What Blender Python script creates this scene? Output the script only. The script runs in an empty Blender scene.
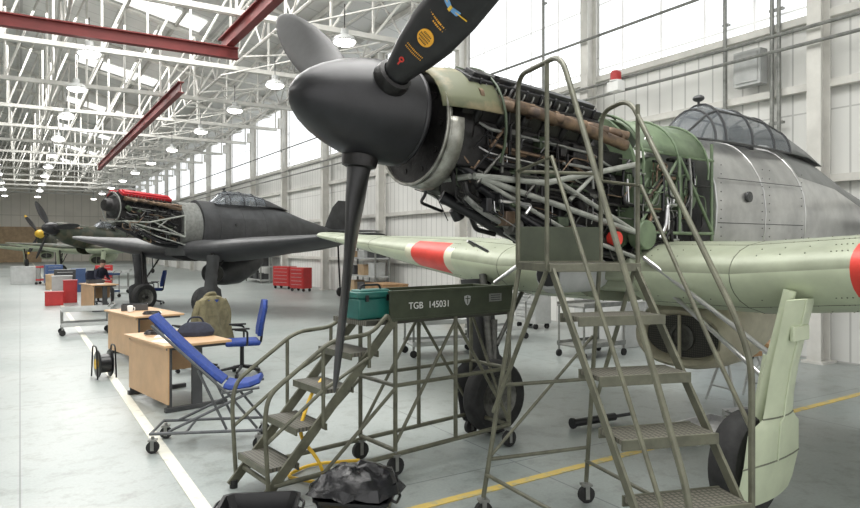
import bpy, bmesh, math, random
from mathutils import Vector, Matrix, Euler
random.seed(7)
S=bpy.context.scene
LINK=S.collection.objects.link
V=Vector
# ---------------------------------------------------------------- materials
def mat(name,c,r=.5,m=0.,var=.12,scale=5.,bump=0.,c2=None,emit=0.,alpha=1.,thr=None):
    M=bpy.data.materials.new(name); M.use_nodes=True
    nt=M.node_tree; N=nt.nodes; L=nt.links
    b=N['Principled BSDF']
    tc=N.new('ShaderNodeTexCoord'); no=N.new('ShaderNodeTexNoise')
    no.inputs['Scale'].default_value=scale; no.inputs['Detail'].default_value=6
    no.inputs['Roughness'].default_value=.6
    L.new(tc.outputs['Object'],no.inputs['Vector'])
    cr=N.new('ShaderNodeValToRGB'); L.new(no.outputs['Fac'],cr.inputs['Fac'])
    a=[min(1,x*(1-var)) for x in c]; d=[min(1,x*(1+var)) for x in c]
    if c2: a=c2; d=c
    lo,hi=(.35,.65) if thr is None else thr
    cr.color_ramp.elements[0].position=lo; cr.color_ramp.elements[1].position=hi
    cr.color_ramp.elements[0].color=(*a,1); cr.color_ramp.elements[1].color=(*d,1)
    L.new(cr.outputs['Color'],b.inputs['Base Color'])
    b.inputs['Roughness'].default_value=r; b.inputs['Metallic'].default_value=m
    if bump:
        bp=N.new('ShaderNodeBump'); bp.inputs['Strength'].default_value=bump; bp.inputs['Distance'].default_value=.02
        L.new(no.outputs['Fac'],bp.inputs['Height']); L.new(bp.outputs['Normal'],b.inputs['Normal'])
    if emit:
        L.new(cr.outputs['Color'],b.inputs['Emission Color']); b.inputs['Emission Strength'].default_value=emit
    if alpha<1: b.inputs['Alpha'].default_value=alpha
    return M
def stripemat(name,c,cl,scale,axis='X',r=.6,width=.08,emit=0.,bump=.0,axis2=None,scale2=1.,w2=.05):
    """flat colour with regular thin lines (object coords)"""
    M=bpy.data.materials.new(name); M.use_nodes=True
    nt=M.node_tree; N=nt.nodes; L=nt.links; b=N['Principled BSDF']
    tc=N.new('ShaderNodeTexCoord'); sp=N.new('ShaderNodeSeparateXYZ'); L.new(tc.outputs['Object'],sp.inputs[0])
    def line(ax,sc,w):
        mu=N.new('ShaderNodeMath'); mu.operation='MULTIPLY'; mu.inputs[1].default_value=sc; L.new(sp.outputs[ax],mu.inputs[0])
        fr=N.new('ShaderNodeMath'); fr.operation='FRACT'; L.new(mu.outputs[0],fr.inputs[0])
        lt=N.new('ShaderNodeMath'); lt.operation='LESS_THAN'; lt.inputs[1].default_value=w; L.new(fr.outputs[0],lt.inputs[0])
        return lt
    l=line(axis,scale,width); out=l.outputs[0]
    if axis2:
        l2=line(axis2,scale2,w2); mx=N.new('ShaderNodeMath'); mx.operation='MAXIMUM'
        L.new(out,mx.inputs[0]); L.new(l2.outputs[0],mx.inputs[1]); out=mx.outputs[0]
    no=N.new('ShaderNodeTexNoise'); no.inputs['Scale'].default_value=.6; no.inputs['Detail'].default_value=5
    L.new(tc.outputs['Object'],no.inputs['Vector'])
    cr=N.new('ShaderNodeValToRGB'); L.new(no.outputs['Fac'],cr.inputs['Fac'])
    cr.color_ramp.elements[0].position=.3; cr.color_ramp.elements[1].position=.7
    cr.color_ramp.elements[0].color=(*[x*.86 for x in c],1); cr.color_ramp.elements[1].color=(*c,1)
    mi=N.new('ShaderNodeMix'); mi.data_type='RGBA'; L.new(out,mi.inputs[0]); L.new(cr.outputs[0],mi.inputs[6]); mi.inputs[7].default_value=(*cl,1)
    L.new(mi.outputs[2],b.inputs['Base Color']); b.inputs['Roughness'].default_value=r
    if emit:
        L.new(mi.outputs[2],b.inputs['Emission Color']); b.inputs['Emission Strength'].default_value=emit
    return M
m_black=mat('matt_black_paint',(.010,.010,.012),.36,.0,.3,9)
m_rubber=mat('tyre_rubber',(.018,.018,.018),.8,0,.3,14,.2)
m_dark=mat('oily_dark_metal',(.016,.015,.015),.4,.4,.35,16,.3)
m_grey=mat('cast_alloy',(.12,.12,.11),.45,.7,.3,18,.2)
m_steel=mat('bright_steel',(.55,.55,.55),.3,.9,.15,12)
m_tube=mat('grey_tube_paint',(.22,.225,.21),.45,.3,.2,12)
m_bear=mat('pale_bearer_paint',(.30,.31,.28),.45,.2,.2,12)
m_ring=mat('worn_ring_metal',(.42,.42,.38),.35,.7,.3,8,c2=(.18,.175,.15))
m_rust=mat('heat_tarnished_steel',(.22,.15,.095),.5,.6,.3,10,.2,c2=(.08,.06,.05))
m_silver=mat('worn_aluminium_skin',(.60,.60,.59),.30,.85,.15,2.6,c2=(.42,.42,.42),thr=(.36,.62))
m_sky=mat('duck_egg_paint',(.50,.55,.40),.42,0,.08,4)
m_skyu=mat('grey_green_wing_paint',(.33,.36,.265),.42,.1,.1,3,c2=(.25,.275,.20))
m_cream=mat('cream_primer',(.58,.57,.43),.5,0,.1,5)
m_rad=mat('worn_khaki_cream',(.52,.49,.37),.5,0,.1,5,c2=(.38,.35,.26))
m_core=stripemat('honeycomb_core',(.10,.095,.08),(.03,.03,.028),45,'Y',.6,.4,axis2='Z',scale2=45,w2=.4)
m_red=mat('red_doped_tape',(.66,.05,.035),.45,0,.1,6)
m_white=mat('white_paint',(.8,.8,.78),.5,0,.04,4)
m_prim=mat('green_primer',(.15,.205,.12),.5,.0,.2,6,c2=(.09,.125,.075))
m_prim2=mat('dark_green_primer',(.05,.07,.04),.5,.1,.3,9)
m_camo=mat('camouflage_paint',(.30,.25,.15),.5,0,.1,2.,c2=(.13,.14,.08),thr=(.45,.55))
m_camof=mat('dull_camouflage_paint',(.075,.07,.045),.5,0,.1,1.6,c2=(.035,.045,.028),thr=(.47,.53))
m_dkgrey=mat('dark_grey_paint',(.048,.049,.051),.45,.0,.3,3)
m_spine=mat('grey_spine_fabric',(.17,.175,.17),.5,.1,.2,3)
m_glass=mat('canopy_glass',(.20,.22,.24),.05,.3,.1,4,alpha=.6)
m_olive=mat('olive_stand_paint',(.12,.12,.085),.42,.2,.25,9)
m_olive2=mat('olive_panel_paint',(.045,.055,.032),.5,.1,.2,6)
m_tread=stripemat('grated_tread',(.15,.14,.11),(.045,.045,.035),34,'X',.6,.35,axis2='Y',scale2=34,w2=.3)
m_teal=mat('teal_box_paint',(.015,.12,.10),.35,0,.15,6)
m_yellow=mat('yellow_paint',(.8,.5,.04),.45,0,.1,6)
m_orange=mat('orange_decal',(.85,.42,.04),.5,0,.05,6)
m_lblue=mat('light_blue_decal',(.14,.34,.62),.5,0,.05,6)
m_blue=mat('blue_fabric',(.012,.04,.21),.75,0,.2,25,.1)
m_navy=mat('navy_cloth',(.02,.023,.04),.85,0,.2,20,.1)
m_khaki=mat('khaki_cloth',(.17,.15,.085),.9,0,.25,12,.3)
m_wood=mat('beech_laminate',(.52,.33,.18),.4,0,.1,3)
m_ply=mat('wood_planks',(.32,.19,.09),.6,0,.25,5)
m_plast=mat('black_plastic',(.009,.009,.01),.28,0,.2,8)
m_bag=mat('bin_bag_film',(.010,.010,.012),.16,0,.3,10,.6)
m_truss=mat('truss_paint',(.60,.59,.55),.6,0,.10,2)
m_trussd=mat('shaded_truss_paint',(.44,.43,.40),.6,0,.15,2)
m_tred=mat('red_oxide_beam',(.15,.018,.016),.55,0,.15,2)
m_lamp=mat('lamp_glow',(1,.98,.93),.5,0,0,1,emit=9)
m_paper=mat('paper',(.8,.8,.78),.7,0,.05,5)
m_skin=mat('skin',(.55,.33,.25),.6,0,.08,8)
m_hair=mat('dark_hair',(.05,.035,.025),.8,0,.2,30)
m_tan=mat('tan_board',(.42,.30,.18),.6,0,.15,3)
m_lgrey=mat('light_grey_paint',(.42,.43,.42),.5,0,.1,4)
m_blade=mat('blade_black',(.012,.012,.013),.42,0,.35,12)
m_redp=mat('red_gloss_paint',(.42,.025,.025),.35,0,.1,4)
m_bluep=mat('blue_gloss_paint',(.05,.09,.2),.4,0,.1,4)
m_seam=mat('dark_panel_line',(.14,.15,.11),.6,0,.2,8)  # dark colour of panel lines, rivets and fairing ribs
# ---------------------------------------------------------------- builder
class B:
    def __init__(s): s.bm=bmesh.new(); s.mi=0
    def _f(s,vs):
        try:
            f=s.bm.faces.new(vs); f.material_index=s.mi; f.smooth=True; return f
        except ValueError: return None
    def box(s,c,d,R=None,mi=None):
        if mi is not None: s.mi=mi
        M=(R.to_4x4() if R else Matrix())
        vs=[]
        for x in(-.5,.5):
            for y in(-.5,.5):
                for z in(-.5,.5): vs.append(s.bm.verts.new(V(c)+M@V((x*d[0],y*d[1],z*d[2]))))
        for q in((0,1,3,2),(4,6,7,5),(0,4,5,1),(2,3,7,6),(0,2,6,4),(1,5,7,3)): s._f([vs[i] for i in q])
        return s
    def ring(s,c,u,w,ru,rw,n): return [s.bm.verts.new(c+u*ru*math.cos(2*math.pi*i/n)+w*rw*math.sin(2*math.pi*i/n)) for i in range(n)]
    def skin(s,rings,caps=True,mf=None):
        n=len(rings[0]); base=s.mi
        for i in range(len(rings)-1):
            for j in range(n):
                if mf: s.mi=mf(i,j)
                s._f([rings[i][j],rings[i][(j+1)%n],rings[i+1][(j+1)%n],rings[i+1][j]])
        s.mi=base
        if caps: s._f(rings[0][::-1]); s._f(rings[-1])
    def sheet(s,rows):
        vs=[[s.bm.verts.new(V(p)) for p in q] for q in rows]
        for i in range(len(vs)-1):
            for j in range(len(vs[0])-1): s._f([vs[i][j],vs[i][j+1],vs[i+1][j+1],vs[i+1][j]])
        return s
    def frame(s,d):
        d=d.normalized(); a=V((0,0,1)) if abs(d.z)<.9 else V((1,0,0))
        u=d.cross(a).normalized(); return u,d.cross(u)
    def cyl(s,a,b,r,r2=None,n=10,caps=True):
        a=V(a);b=V(b);u,w=s.frame(b-a); r2=r if r2 is None else r2
        s.skin([s.ring(a,u,w,r,r,n),s.ring(b,u,w,r2,r2,n)],caps); return s
    def tube(s,pts,r,n=7,closed=False):
        P=[V(p) for p in pts]; R=[];u=None
        for i,p in enumerate(P):
            d=(P[min(i+1,len(P)-1)]-P[max(i-1,0)])
            if closed: d=P[(i+1)%len(P)]-P[i-1]
            d.normalize()
            if u is None: u,w=s.frame(d)
            else:
                u=(u-d*u.dot(d)).normalized(); w=d.cross(u)
            R.append(s.ring(p,u,w,r,r,n))
        if closed: R.append(R[0])
        s.skin(R,not closed); return s
    def lathe(s,prof,o,ax,n=24,caps=True,mf=None):
        o=V(o); ax=V(ax).normalized(); u,w=s.frame(ax)
        s.skin([s.ring(o+ax*x,u,w,max(r,.001),max(r,.001),n) for x,r in prof],caps,mf); return s
    def loft(s,secs,caps=True,mf=None):
        s.skin([[s.bm.verts.new(V(p)) for p in q] for q in secs],caps,mf); return s
    def prism(s,poly,d):
        a=[V(p) for p in poly]; d=V(d)
        s.skin([[s.bm.verts.new(p) for p in a],[s.bm.verts.new(p+d) for p in a]]); return s
    def sph(s,c,r,sc=(1,1,1),n=12):
        c=V(c);R=[]
        for i in range(n//2+1):
            t=math.pi*i/(n//2); rr=max(math.sin(t),.01)*r
            R.append([s.bm.verts.new(c+V((rr*math.cos(2*math.pi*j/n)*sc[0],rr*math.sin(2*math.pi*j/n)*sc[1],r*math.cos(t)*sc[2]))) for j in range(n)])
        s.skin(R); return s
    def out(s,name,mats,parent=None,ang=35,bev=0,loc=None,rot=None):
        bmesh.ops.recalc_face_normals(s.bm,faces=s.bm.faces)
        me=bpy.data.meshes.new(name); s.bm.to_mesh(me); s.bm.free()
        for m in (mats if isinstance(mats,(list,tuple)) else [mats]): me.materials.append(m)
        me.set_sharp_from_angle(angle=math.radians(ang))
        o=bpy.data.objects.new(name,me); LINK(o)
        if bev:
            md=o.modifiers.new('bevel','BEVEL'); md.width=bev; md.segments=2; md.limit_method='ANGLE'
        if loc: o.location=loc
        if rot is not None: o.rotation_euler=(0,0,rot)
        if parent: o.parent=parent
        return o
def solid(o,t):
    md=o.modifiers.new('solid','SOLIDIFY'); md.thickness=t; return o
def rnd(pts,rad=.1,k=4):
    P=[V(p) for p in pts]; o=[P[0]]
    for i in range(1,len(P)-1):
        a=(P[i-1]-P[i]); b=(P[i+1]-P[i]); r=min(rad,a.length*.45,b.length*.45)
        A=P[i]+a.normalized()*r; C=P[i]+b.normalized()*r
        for j in range(k+1):
            t=j/k; o.append(A*(1-t)**2+P[i]*2*t*(1-t)+C*t*t)
    o.append(P[-1]); return o
def root(name,loc,rot,label,cat,group=None):
    e=bpy.data.objects.new(name,None); LINK(e); e.location=loc; e.rotation_euler=(0,0,rot); e.empty_display_size=.2
    tag(e,label,cat,group); return e
def tag(o,label,cat,group=None):
    o['label']=label; o['category']=cat
    if group: o['group']=group
    return o
def struct(o,label,cat='structure'):
    o['kind']='structure'; o['label']=label; o['category']=cat; return o
def copy_tree(src,loc,rot,label=None,group=None):
    n=src.copy(); LINK(n); n.location=loc; n.rotation_euler=(0,0,rot)
    if label: n['label']=label
    if group: n['group']=group; src['group']=group
    for c in src.children:
        k=c.copy(); LINK(k); k.parent=n
        for g in c.children:
            q=g.copy(); LINK(q); q.parent=k
    return n
def text(s,size,name,m,parent,loc,rot,ext=.001,align='LEFT'):
    cu=bpy.data.curves.new(name,'FONT'); cu.body=s; cu.size=size; cu.extrude=ext; cu.align_x=align; cu.align_y='CENTER'
    t=bpy.data.objects.new('tmp',cu); LINK(t)
    dg=bpy.context.evaluated_depsgraph_get(); me=bpy.data.meshes.new_from_object(t.evaluated_get(dg))
    bpy.data.objects.remove(t); me.materials.clear(); me.materials.append(m)
    o=bpy.data.objects.new(name,me); LINK(o); o.parent=parent; o.location=loc
    o.rotation_euler=rot if not isinstance(rot,Matrix) else rot.to_euler()
    return o
# ---------------------------------------------------------------- hangar shell (u across, v along)
HA=math.radians(31.46); cu_,su_=math.cos(HA),math.sin(HA)
def UV(u,v,z=0): return V((u*cu_-v*su_,u*su_+v*cu_,z))
UR,UL,VE,V0=11.,-19.,84.,-6.
ZE=8.6; ZR=12.0; UM=-4.
m_floor=bpy.data.materials.new('painted_concrete'); m_floor.use_nodes=True
def floor_nodes():
    nt=m_floor.node_tree;N=nt.nodes;L=nt.links;b=N['Principled BSDF']
    tc=N.new('ShaderNodeTexCoord')
    n1=N.new('ShaderNodeTexNoise'); n1.inputs['Scale'].default_value=.35; n1.inputs['Detail'].default_value=8
    n2=N.new('ShaderNodeTexNoise'); n2.inputs['Scale'].default_value=4; n2.inputs['Detail'].default_value=10; n2.inputs['Roughness'].default_value=.7
    n3=N.new('ShaderNodeTexNoise'); n3.inputs['Scale'].default_value=45; n3.inputs['Detail'].default_value=4
    br=N.new('ShaderNodeTexBrick'); br.offset=0; br.inputs['Scale'].default_value=1; br.inputs['Mortar Size'].default_value=.007
    br.inputs['Brick Width'].default_value=3.6; br.inputs['Row Height'].default_value=4.5
    br.inputs['Color1'].default_value=(1,1,1,1); br.inputs['Color2'].default_value=(.93,.93,.93,1); br.inputs['Mortar'].default_value=(.5,.5,.5,1)
    for n in(n1,n2,n3,br): L.new(tc.outputs['Object'],n.inputs['Vector'])
    def ramp(src,a,c,p,q):
        r=N.new('ShaderNodeValToRGB'); L.new(src.outputs['Fac'],r.inputs[0]); r.color_ramp.elements[0].position=p; r.color_ramp.elements[1].position=q
        r.color_ramp.elements[0].color=(*a,1); r.color_ramp.elements[1].color=(*c,1); return r.outputs[0]
    def mul(a,b_):
        m=N.new('ShaderNodeMix');m.data_type='RGBA';m.blend_type='MULTIPLY';m.inputs[0].default_value=1
        L.new(a,m.inputs[6]);L.new(b_,m.inputs[7]);return m.outputs[2]
    c1=ramp(n1,(.28,.315,.305),(.38,.405,.39),.35,.7)
    c2=ramp(n2,(.62,.61,.58),(1,1,1),.32,.50)
    c3=ramp(n3,(.92,.92,.92),(1,1,1),.4,.6)
    L.new(mul(mul(mul(c1,c2),c3),br.outputs['Color']),b.inputs['Base Color'])
    mr=N.new('ShaderNodeMapRange'); mr.inputs[3].default_value=.22; mr.inputs[4].default_value=.5
    L.new(n2.outputs['Fac'],mr.inputs[0]); L.new(mr.outputs[0],b.inputs['Roughness'])
floor_nodes()
m_clad=stripemat('corrugated_cladding',(.76,.76,.73),(.47,.47,.45),3.3,'Y',.55,.10,axis2='Z',scale2=.5,w2=.012)
m_cladx=stripemat('corrugated_cladding_end',(.74,.70,.62),(.52,.49,.42),1.2,'X',.55,.06,axis2='Z',scale2=.4,w2=.03)
m_roof=stripemat('roof_sheeting',(.70,.70,.68),(.47,.47,.46),.66,'X',.6,.06,axis2='Y',scale2=1.,w2=.05)
m_win=stripemat('daylight_glazing',(.90,.93,.96),(.42,.42,.41),1.,'Y',.4,.06,emit=1.1,axis2='Z',scale2=.7,w2=.03)
m_fill_l=mat('fill_panel_glow',(1,1,.98),.5,0,0,1,emit=1.0)  # glow for the added fill panels below the roof
b=B(); b.box(((UR+UL)/2,(VE+V0)/2,-.05),(UR-UL+.4,VE-V0,.1)); struct(b.out('floor',m_floor,rot=HA),'pale grey-green painted concrete hangar floor','floor')
b=B(); b.box((UR+.1,(VE+V0)/2,ZE/2),(.2,VE-V0,ZE)); struct(b.out('wall_right',m_clad,rot=HA),'white corrugated metal cladding wall','wall')
b=B(); b.box((UL-.1,(VE+V0)/2,ZE/2),(.2,VE-V0,ZE)); struct(b.out('wall_left',m_clad,rot=HA),'white corrugated metal cladding wall','wall')
b=B(); b.prism([(UL,VE,0),(UR,VE,0),(UR,VE,ZE),(UM,VE,ZR),(UL,VE,ZE)],(0,.2,0)); struct(b.out('wall_back',m_cladx,rot=HA),'beige sheeted gable end wall of the hangar','wall')
b=B()
b.prism([(UR+.2,V0,ZE-.05),(UM,V0,ZR),(UM,V0,ZR+.12),(UR+.2,V0,ZE+.1)],(0,VE-V0,0))
b.prism([(UL-.2,V0,ZE-.05),(UL-.2,V0,ZE+.1),(UM,V0,ZR+.12),(UM,V0,ZR)],(0,VE-V0,0))
struct(b.out('ceiling',m_roof,rot=HA),'white sheeted pitched hangar roof','ceiling')
k=0
sl=(ZR-ZE)/(UR-UM)
for v in range(3,84,10):
    for u in(4.,-11.):
        k+=1; s_=-1 if u>UM else 1
        zc=ZR-abs(u-UM)*sl-.06
        R=Matrix.Rotation((1 if s_==-1 else -1)*math.atan(sl),3,'Y')
        b=B(); b.box((u,v+2.,zc),(3.4,1.3,.03),R)
        struct(b.out('window_%d'%k,m_fill_l,rot=HA),'added glowing fill light panel below the roof sheets','window')  # added glowing panels that brighten the hangar, no real roof openings
v=5.9
while v<80:
    k+=1; b=B(); b.box((UR-.02,v+2.45,7.05),(.06,4.7,2.9)); struct(b.out('window_%d'%k,m_win,rot=HA),'bright high-level strip of hangar windows','window')
    v+=5
def line(n,p,q,w,m,lab):
    p=V(p);q=V(q);d=(q-p);b=B(); b.box((0,0,.003),(d.length,w,.006))
    o=b.out(n,m); o.location=((p.x+q.x)/2,(p.y+q.y)/2,0); o.rotation_euler=(0,0,math.atan2(d.y,d.x)); struct(o,lab,'floor line')
m_lw=mat('worn_cream_line',(.66,.65,.56),.5,0,.06,8,c2=(.45,.45,.4),thr=(.3,.45)); m_ly=mat('worn_yellow_line',(.62,.46,.12),.5,0,.1,9,c2=(.42,.38,.22),thr=(.38,.5))
line('trim_1',UV(1.1,3),UV(1.1,80),.10,m_lw,'cream painted line on the floor')
line('trim_2',(-1.6,3.70,0),(9,10.75,0),.08,m_ly,'yellow painted line on the floor')
for i,z in enumerate((1.3,2.9,4.4,5.5,8.55)):
    b=B(); b.box((UR-.09,(VE+V0)/2,z),(.14,VE-V0,.12)); struct(b.out('trim_%d'%(i+3),m_truss,rot=HA),'painted steel sheeting rail along the wall','rail')
for i in range(16):
    v=.8+5*i; b=B(); x=UR-.28
    b.box((x-.14,v,ZE/2),(.02,.22,ZE)); b.box((x+.12,v,ZE/2),(.02,.22,ZE)); b.box((x,v,ZE/2),(.26,.02,ZE))
    b.box((x,v,.02),(.4,.34,.04)); b.box((x-.2,v,7.6),(.2,.2,.5))
    o=b.out('column',m_truss,rot=HA); tag(o,'pale painted steel I-section column against the wall','column','wall columns')
def topz(u): return ZR-abs(u-UM)*sl-.2
for i in range(17):
    v=.8+5*i; b=B(); zb=7.3
    us=[UL+.7+j*(UR-UL-1.4)/24 for j in range(25)]
    b.box(((UL+UR)/2,v-.06,zb),(UR-UL-1.3,.07,.13)); b.box(((UL+UR)/2,v+.06,zb),(UR-UL-1.3,.07,.13))
    for a,c in((UL+.7,UM),(UM,UR-.7)):
        b.cyl((a,v,topz(a)),(c,v,topz(c)),.085,n=6)
    for j,u in enumerate(us):
        b.cyl((u,v,zb),(u,v,topz(u)),.038,n=5)
        if j<24:
            p=us[j+1]
            if p<=UM+.5: b.cyl((u,v,topz(u)),(p,v,zb),.038,n=5)
            else: b.cyl((u,v,zb),(p,v,topz(p)),.038,n=5)
    o=b.out('roof_truss',m_truss,rot=HA); tag(o,'cream painted steel lattice roof truss','truss','roof trusses')
for u in(-12,-7,-3,1.,5.7,8.8):
    b=B(); z1=7.45; z2=min(topz(u)-.1,8.9)
    b.cyl((u,-2,z1),(u,82,z1),.045,n=6); b.cyl((u,-2,z2),(u,82,z2),.045,n=6)
    for j in range(33):
        v=-1.7+2.5*j; b.cyl((u,v,z1),(u,v+1.25,z2),.028,n=5); b.cyl((u,v+1.25,z2),(u,v+2.5,z1),.028,n=5)
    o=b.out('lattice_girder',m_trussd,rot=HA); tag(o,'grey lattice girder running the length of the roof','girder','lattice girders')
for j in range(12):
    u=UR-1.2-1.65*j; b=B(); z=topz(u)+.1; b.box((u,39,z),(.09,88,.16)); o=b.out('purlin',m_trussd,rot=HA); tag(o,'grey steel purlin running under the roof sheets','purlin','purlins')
for i in range(14):
    b=B()
    for (a,c) in(((UR-.9,.95+5*i,7.9),(5.2,5.65+5*i,7.0)),((5.2,.95+5*i,7.0),(UR-.9,5.65+5*i,7.9)),((UR-.9,3.3+5*i,7.9),(5.2,3.3+5*i,7.0))): b.cyl(a,c,.028,n=5)
    o=b.out('roof_cross_brace',m_truss,rot=HA); tag(o,'crossed steel bracing rods between roof trusses','brace','roof bracing')
def ibeam(b,a,c,h=.34,w=.2):
    a=V(a);c=V(c);d=c-a;R=Matrix.Rotation(math.atan2(d.y,d.x),3,'Z');m=(a+c)/2
    b.box(m,(d.length,.03,h),R); b.box(m+V((0,0,h/2)),(d.length,w,.03),R); b.box(m-V((0,0,h/2)),(d.length,w,.03),R)
for u in(4.5,-12.3):
    b=B(); ibeam(b,(u,9,7.03),(u,17.8,7.03),.34); tag(b.out('crane_rail_beam',m_tred,rot=HA),'red painted steel crane beam under the roof','beam')
    b=B(); ibeam(b,(u,23,7.03),(u,50,7.03),.34); tag(b.out('crane_rail_beam',m_tred,rot=HA),'long red painted steel crane beam under the roof','beam')
b=B(); ibeam(b,(-12.5,17.0,6.68),(4.7,17.0,6.68),.26); b.box((-4,16.8,6.4),(.6,.5,.35)); b.box((-1,16.8,6.45),(1,.2,.1)); tag(b.out('crane_bridge',m_tred,rot=HA),'red overhead crane bridge crossing the hangar','crane')
lp=None
for v in (9,13,17.8,22,27,33,39,45,51,58,65,73):
    for u in(-1.2,1.4,6.2):
        if lp is None:
            lp=root('hanging_lamp',UV(u,v,6.4),0,'round white high-bay lamp hanging from the trusses','lamp','high bay lamps')
            b=B(); b.lathe([(0,.26),(.02,.27),(.10,.22),(.16,.09),(.28,.09),(.30,.02)],(0,0,0),(0,0,1),16,False); b.out('lamp_shade',m_lgrey,lp)
            b=B(); b.sph((0,0,-.01),.25,(1,1,.35)); b.out('bulb',m_lamp,lp)
            b=B(); b.cyl((0,0,.28),(0,0,.85),.012,n=5); b.out('cable',m_dark,lp)
        else: copy_tree(lp,UV(u,v+(.8 if u>5 else 0),6.4),0)
# ---------------------------------------------------------------- aircraft
def arc(x,cy,cz,ry,rz,a0,a1,n=12):
    return [(x,cy+ry*math.sin(math.radians(a0+(a1-a0)*i/n)),cz+rz*math.cos(math.radians(a0+(a1-a0)*i/n))) for i in range(n+1)]
def fsec(x,zt,zb,hw,n=28,e=2.3,pw=1.):
    o=[];cz=(zt+zb)/2;hh=(zt-zb)/2
    for i in range(n):
        t=2*math.pi*i/n; c,s=math.cos(t),math.sin(t)
        y=hw*math.copysign(abs(s)**(2/e),s); z=hh*math.copysign(abs(c)**(2/e),c)
        if z>0: y*=1-.28*(z/hh)**2*pw
        o.append((x,y,cz+z))
    return o
def wing(side,mats,parent,patch=True):
    p0=1.96 if side>0 else 2.08
    ex=.45 if (patch and side<0) else 0
    st=[(.3,2.55,0),(1.2,2.5,0),(p0-.13,2.38,-.02),(p0,2.36,-.022),(p0+.66,2.26,-.05),(p0+.8,2.22,-.06),(3.8,2.0,-.12),(4.6+ex*.5,1.8,-.2),(5.2+ex,1.5,-.33),(5.5+ex,1.15,-.5),(5.68+ex,.7,-.72),(5.72+ex,.3,-.95)]
    fr=[0,.004,.012,.028,.06,.11,.2,.35,.55,.8,1.]
    secs=[]
    for y,c,xl in st:
        z=1.645+.08*max(0,y-1.2); t=.225 if y<2.2 else max(.085,.225-.046*(y-2.2))
        def th(f): return 5*t*c*(.2969*math.sqrt(f)-.126*f-.3516*f*f+.2843*f**3-.1015*f**4)
        up=[(xl-f*c,side*y,z+th(f)*.95-.045*f*c) for f in fr]
        lo=[(xl-f*c,side*y,z-th(f)*1.05-.045*f*c) for f in fr[1:-1]][::-1]
        secs.append(up+lo)
    nu=len(fr)
    def mf(i,j):
        n=len(secs[0])
        if patch and i==3 and (j<=3 or j>=n-4): return 2
        if patch and side<0 and i in(2,4) and (j<3 or j>n-4): return 3
        return 0 if j<nu-1 else 1
    b=B(); b.loft(secs,True,mf); o=b.out('wing',mats,parent,60)
    if patch:
        for i in (1,6,7):
            b=B(); b.tube(secs[i],.0035,5,True); b.out('panel_line',m_seam,o)
        for j in (5,len(secs[0])-5):
            b=B(); b.tube([secs[i][j] for i in range(9)],.003,5); b.out('panel_line',m_seam,o)
        b=B()
        for i in (0,1,2):
            for j in list(range(3,8))+list(range(13,17)):
                for q in range(4):
                    f=q/4; p=V(secs[i][j]).lerp(V(secs[i+1][j]),f); b.sph(p,.006,n=6)
        b.out('rivet_row',m_seam,o)
    return o
def gear(side,yt,yw,P,mfair,mleg,fair=True):
    def yl(z): return yw+(yt-yw)*(z-.36)/1.2
    b=B(); b.cyl((-.04,side*yl(1.55),1.55),(.03,side*yl(.42),.42),.04,n=12); b.cyl((-.06,side*(yl(1.1)-.06),1.1),(.03,side*(yw+.01),.36),.03,n=10)
    b.cyl((.03,side*(yw+.13),.36),(.03,side*(yw-.13),.36),.045,n=12)
    b.cyl((-.6,side*(yt-.1),1.5),(-.05,side*(yl(.85)-.05),.85),.022)
    g=b.out('landing_gear',mleg,P)
    b=B(); b.lathe([(-.09,.22),(-.1,.27),(-.095,.32),(-.06,.352),(-.03,.36),(0,.357),(.03,.36),(.06,.352),(.095,.32),(.1,.27),(.09,.22)],(.03,side*yw,.36),(0,1,0),32,False); b.out('tyre',m_rubber,g)
    b=B(); b.lathe([(-.085,.22),(-.06,.19),(-.04,.08),(-.09,.06),(-.09,.01)],(.03,side*yw,.36),(0,1,0),24,False)
    b.lathe([(.085,.22),(.06,.19),(.04,.08),(.09,.06),(.09,.01)],(.03,side*yw,.36),(0,1,0),24,False)
    for q in range(6):
        a=q*math.pi/3; b.cyl((.03+.13*math.cos(a),side*yw+.05,.36+.13*math.sin(a)),(.03+.13*math.cos(a),side*yw-.07,.36+.13*math.sin(a)),.02,n=6)
    b.out('wheel_hub',m_grey,g)
    if fair:
        b=B()
        prof=[(1.5,.19,-.22),(1.3,.18,-.21),(1.05,.18,-.20),(.85,.18,-.20),(.72,.19,-.22),(.68,.30,-.27),(.64,.36,-.33),(.42,.37,-.38),(.22,.37,-.38),(.15,.34,-.35),(.13,.30,-.31)]
        secs=[]; out_=[]
        for z,xf,xb in prof:
            y=yl(z)+.115+(.02 if z<.6 else -.035*min(1,(z-.6)/.4)); t=.045
            xm=(xf+xb)/2; h=(xf-xb)/2
            ring=[]
            for q in range(7):
                f=-1+q/3.; ring.append((xm-f*h,side*(y+t*(1-.75*f*f)),z))
            out_.append((xm,side*(y+t+.002),z,xf,xb,side*(y+t*.3)))
            for q in range(5,0,-1):
                f=-1+q/3.; ring.append((xm-f*h,side*(y-.01+t*.2*(1-f*f)),z))
            secs.append(ring)
        b.loft(secs); fo=b.out('leg_fairing',mfair,g,40)
        if P.name=='fighter_aircraft':
            b=B(); b.tube([V(o_[:3]) for o_ in out_[:8]],.008,6); b.out('fairing_rib',mfair,fo)
            for kk in (4,7):
                b=B(); b.tube(secs[kk][:7],.006,6); b.out('fairing_rib',m_seam,fo)
            b=B(); b.box((out_[1][0],out_[1][1],1.28),(.22,.03,.10)); b.out('hinge_bracket',mfair,fo,bev=.008)
    return g
def zax(x): return 2.59+.06*x
AX=V((1,0,.06)).normalized()
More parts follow.
